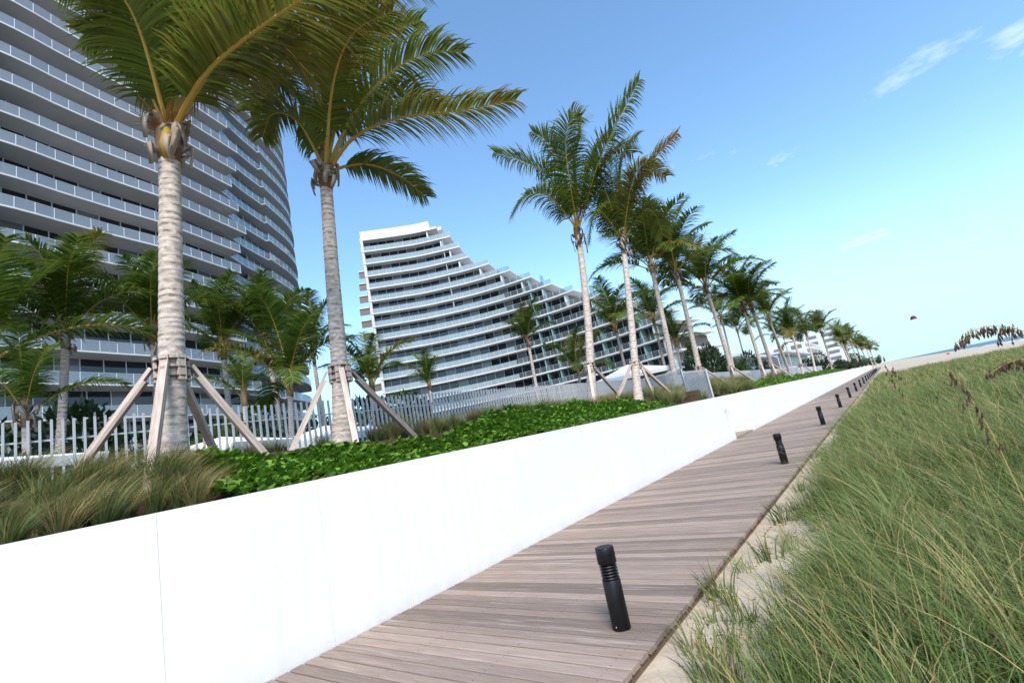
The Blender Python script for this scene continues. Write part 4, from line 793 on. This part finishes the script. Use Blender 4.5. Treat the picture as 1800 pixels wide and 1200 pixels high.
# ------------------------------------------------------------------ dune grass
def dunegrass():
    VV = []; FF = []; TT = []; PP = []; base = 0
    zones = [(2.0, 9.5, 1900, 36, .0036, 6), (9.5, 24.0, 3400, 20, .0066, 5), (24.0, 80.0, 9000, 8, .017, 3)]   # y range, tussocks, blades each, half width, segments
    for zi, (y0, y1, nt_, nb, w0, S) in enumerate(zones):
        rng = np.random.default_rng(70+zi); k_ = nt_*3; Y = rng.uniform(y0, y1, k_); X = rng.uniform(-1.66, 3.4, k_) if zi == 0 else -1.60+rng.random(k_)*(0.18*Y+4.2)
        wob = .14*np.sin(Y*1.9)+.10*np.sin(Y*.7+1)+.30*smooth01(Y, 5, 11)
        edge = smooth01(X+wob-.10*(1-smooth01(Y, 4, 10)), -1.45, -.45); bare = .5+.5*np.sin(X*2.1+1.3*np.sin(Y*1.1))*np.sin(Y*1.7+1.1*np.sin(X*1.6))
        prob = np.maximum(edge*(.28+.72*bare), .07*smooth01(X, -1.74, -1.5)); patch = ((X-5.2)/2.2)**2+((Y-17.5)/2.0)**2 < 1; prob = np.where(patch, prob*.05, prob)
        k = rng.random(k_) < prob; cx = X[k][:nt_]; cy = Y[k][:nt_]; ed = edge[k][:nt_]; nt2 = len(cx); m = nt2*nb; ix = np.repeat(np.arange(nt2), nb)
        az = rng.uniform(0, 2*PI, m); rr = np.abs(rng.normal(0, (.085 if zi == 0 else .13), m)); X = cx[ix]+np.cos(az)*rr; Y = cy[ix]+np.sin(az)*rr
        big = (rng.uniform(.55, 1.15, nt2)*(.45+.55*ed))[ix]; hh = rng.uniform(.42, 1.18, m)*big*(.8+.2*ed[ix])*(.95 if zi == 0 else (.9 if zi == 1 else .8)); ln = hh*rng.uniform(.05, .60, m)
        lean = rng.normal(0, .10, (nt2, 2))[ix]; wd = (np.array([-.17, .20])+lean*1.4)*(hh*rng.uniform(.5, 1.3, m))[:, None]; w_ = w0*rng.uniform(.55, 1.3, m); sa = rng.uniform(0, PI, m); sx = np.stack([np.cos(sa), np.sin(sa)], 1)
        V = np.zeros((m, S+1, 2, 3)); dr = rng.uniform(.15, .58, m); X = np.maximum(X, -1.78); Zb = duneH(X, Y)-.02
        for j in range(S+1):
            u = j/S; hor = np.stack([np.cos(az), np.sin(az)], 1)*(ln*u**1.7)[:, None]+wd*u**1.8; z = hh*(u-dr*u**2.8*1.1); ww = (w_*(1-u**1.8)+w0*.12)[:, None]
            for s in (0, 1): V[:, j, s, :2] = np.stack([X, Y], 1)+hor+sx*ww*(1 if s else -1); V[:, j, s, 2] = Zb+z
        q = np.arange(m)[:, None]*(2*(S+1)); F = np.concatenate([q+np.array([[2*j, 2*j+1, 2*j+3, 2*j+2]]) for j in range(S)])
        tt = np.clip(rng.normal(.5, .22, nt2), 0, 1)[ix]; tone = np.clip(tt+rng.normal(0, .2, m), 0, 1); drt = (.05+.5*(rng.random(nt2) < .10)+.16*rng.random(nt2))[ix]+(.08 if zi == 2 else 0); dry = (rng.random(m) < drt)*rng.uniform(.5, 1, m)
        VV.append(V.reshape(-1, 3)); FF.append(F+base); TT.append(np.repeat(tone, 2*(S+1))); PP.append(np.clip(np.repeat(dry, 2*(S+1))+np.tile(np.repeat(np.linspace(0, 1, S+1)**4*.35, 2), m), 0, 1)); base += m*2*(S+1)
    return npmesh('dune_grass', np.concatenate(VV), np.concatenate(FF), M_grass, False, tone=np.concatenate(TT), tip=np.concatenate(PP))
tag(ob('dune_grass', dunegrass()), 'dense windblown green dune grass covering the sand beside the boardwalk', 'dune grass', kind='stuff')
# loose litter on the sand strip
b = MB(); rng = np.random.default_rng(3)
for i in range(420):
    x = rng.uniform(-1.75, -.3); y = rng.uniform(2.2, 10); z = float(duneH(np.array(x), np.array(y))); a = rng.uniform(0, PI); L_ = rng.uniform(.01, .05); b.box((x, y, z+.004), (L_, rng.uniform(.004, .012), .006), a)
tag(ob('beach_litter', b.mesh('beach_litter', M_fiber)), 'small dry plant litter scattered over the sand strip', 'litter', kind='stuff')
# weeds at the board edge
M_TU2 = [tuft(90+i, 26, .34, .16, (-.05, .12), .3) for i in range(3)]
for i, (x, y) in enumerate([(-1.70, 4.62), (-1.62, 3.62), (-1.55, 7.1), (-1.72, 12.6), (-1.95, 19.6), (-1.6, 9.0), (-1.45, 5.6), (-1.35, 3.2)]):
    lab = 'thin green weed at the foot of the third bollard' if abs(y-19.6) < .1 else ['thin weed tuft beside the clearly ribbed bollard, up the boards', 'thin weed tuft beside the clearly ribbed bollard, down the boards', 'thin weed tuft halfway between the first two bollards', 'thin weed tuft just past the second bollard', '', 'thin weed tuft on sand shortly before the second bollard', 'thin weed tuft out on the bare sand near the first bollard', 'thin weed tuft on bare sand at the grass edge by the first bollard'][i]
    o = ob('weed', M_TU2[i % 3], None, (x, y, float(duneH(np.array(max(x, -1.7)), np.array(y)))-.01), i, random.uniform(.8, 1.3)); o.data.materials.clear() if False else None; tag(o, lab, 'weed', 'weeds along the boards')

# ------------------------------------------------------------------ sea oats
def oat(label, pts, d0, headfrom, seed, spik=.036, dens=46, side=.10):
    """stem through pixel points at distance d0 (metres), ending in the seed head; the foot goes to the sand"""
    rng = np.random.default_rng(seed); P = [atD(px, py, d0+do) for px, py, do in pts]; f = P[0].copy(); ft = np.array([f[0]+.10, f[1]-.12, float(duneH(np.array(f[0]), np.array(f[1])))-.02])
    if f[2] > ft[2]+.05: P = [ft, ft*.4+f*.6+np.array([.03, 0, .02])]+P
    t = thing('sea_oat', label, 'sea oat', tuple(ft)); off = np.array(t.location); C = catmull(P, 60)-off
    b = MB(); b.tube(list(C), [.0032-.0022*i/59 for i in range(60)], 6); ob('stem', b.mesh('stem', M_oatstem, True), t)
    for k in range(dens):
        u = headfrom+(1-headfrom)*k/dens; p = C[min(59, int(u*59))]; a = rng.uniform(0, 2*PI); o = np.array([math.cos(a), math.sin(a), rng.uniform(-.4, .3)]); l_ = side*rng.uniform(.25, 1.0)*(1.1-.75*(u-headfrom)/(1-headfrom)); q = p+o*l_*.45+np.array([-.2, .1, .1])*l_
        e = q+np.array([-.25, .1, -.9])*l_*.55; b = MB(); b.tube([p, q, e], .0008, 4)
        for z in range(3):
            s0 = q+(e-q)*(z/2.2); dn = np.array([rng.uniform(-.35, .2), rng.uniform(-.2, .3), -1.0]); dn /= np.linalg.norm(dn); s1 = s0+dn*spik*rng.uniform(.7, 1.1); w_ = np.cross(dn, rng.normal(0, 1, 3)); w_ /= np.linalg.norm(w_); w2 = np.cross(dn, w_)
            mid = (s0+s1)/2; r_ = spik*.17; b.add([s0, mid+w_*r_, mid+w2*r_*.5, mid-w_*r_, mid-w2*r_*.5, s1], [(0, 1, 2), (0, 2, 3), (0, 3, 4), (0, 4, 1), (5, 2, 1), (5, 3, 2), (5, 4, 3), (5, 1, 4)])
        ob('spikelet_spray', b.mesh('spikelet_spray', M_oat), t)
oat('arching sea oat with dark drooping seed head against the sky', [(2010, 760, .1), (1880, 612, .05), (1800, 582, 0), (1760, 573, 0), (1715, 580, -.02), (1678, 608, -.03)], 2.6, .58, 1, dens=52)
oat('brown sea oat seed head arching low over the grass', [(1990, 820, .1), (1880, 668, .05), (1812, 634, 0), (1775, 636, 0), (1738, 658, 0)], 2.9, .62, 2, dens=44)
oat('golden sea oat stalk slanting across the grass with a ragged seed head', [(1900, 1090, 0), (1800, 880, 0), (1745, 765, 0), (1700, 690, 0), (1664, 648, 0)], 2.0, .64, 3, spik=.024, dens=30, side=.07)
oat('thin pale oat stalk rising above the grass near the far bollards', [(1640, 830, 0), (1600, 722, 0), (1553, 636, 0)], 6.0, .86, 4, spik=.05, dens=10, side=.1)
oat('second thin pale oat stalk beside the one near the far bollards', [(1650, 800, 0), (1610, 700, 0), (1566, 640, 0)], 7.0, .9, 5, spik=.05, dens=8, side=.1)

# ------------------------------------------------------------------ kite, beach things
kp = atD(1606, 561, 150); t = thing('power_kite', 'dark red curved power kite flying low over the beach', 'kite', kp, D(20)); n = 16; t.rotation_euler = (D(48), 0, D(20)); t.scale = (.85, .85, .85)
V = []; F = []
for i in range(n+1):
    a = PI*(i/n); c_ = .62*math.sin(a)+.14
    for s in (-1, 1): V.append((1.0*math.cos(a)*-1, s*c_, .95*math.sin(a)**.8+.10*s)); V.append((.93*math.cos(a)*-1, s*c_*.98, .85*math.sin(a)**.8+.10*s))
for i in range(n): k = 4*i; F += [(k, k+2, k+6, k+4), (k+1, k+5, k+7, k+3), (k, k+4, k+5, k+1), (k+2, k+3, k+7, k+6)]
F += [(0, 1, 3, 2), (4*n, 4*n+2, 4*n+3, 4*n+1)]
b = MB(); b.add(V, F); ob('canopy', b.mesh('canopy', mat('kite_red', (.22, .012, .035, 1), .6, .3, var=(.05, .008, .03, 1), vscale=3), True), t)
b = MB(); bar = np.array([-6, 60, -16.0]); [b.tube([(x, 0, 0), tuple(bar)], .002, 4) for x in (-.95, .95)]; ob('line', b.mesh('line', M_black), t)
def on(px, py):
    lo, hi = 30.0, 900.0; r = ray(px, py)
    for _ in range(40):
        mid = (lo+hi)/2; q = np.array([0, 0, EYE])+r*(mid/r[1])
        if q[2] > float(duneH(np.array(q[0]), np.array(q[1]))): lo = mid
        else: hi = mid
    return q
q = on(1667, 623); t = thing('beach_shelter', 'small red beach tent on the pale sand', 'tent', q); b = MB(); s = .6
b.add([(-s, -s, 0), (s, -s, 0), (s, s, 0), (-s, s, 0), (-.25, 0, .7), (.25, 0, .7)], [(0, 1, 5, 4), (2, 3, 4, 5), (1, 2, 5), (3, 0, 4), (3, 2, 1, 0)]); ob('canopy', b.mesh('canopy', mat('red_cloth', (.5, .03, .02, 1), .8, .2)), t)
print('objects', len(bpy.data.objects))
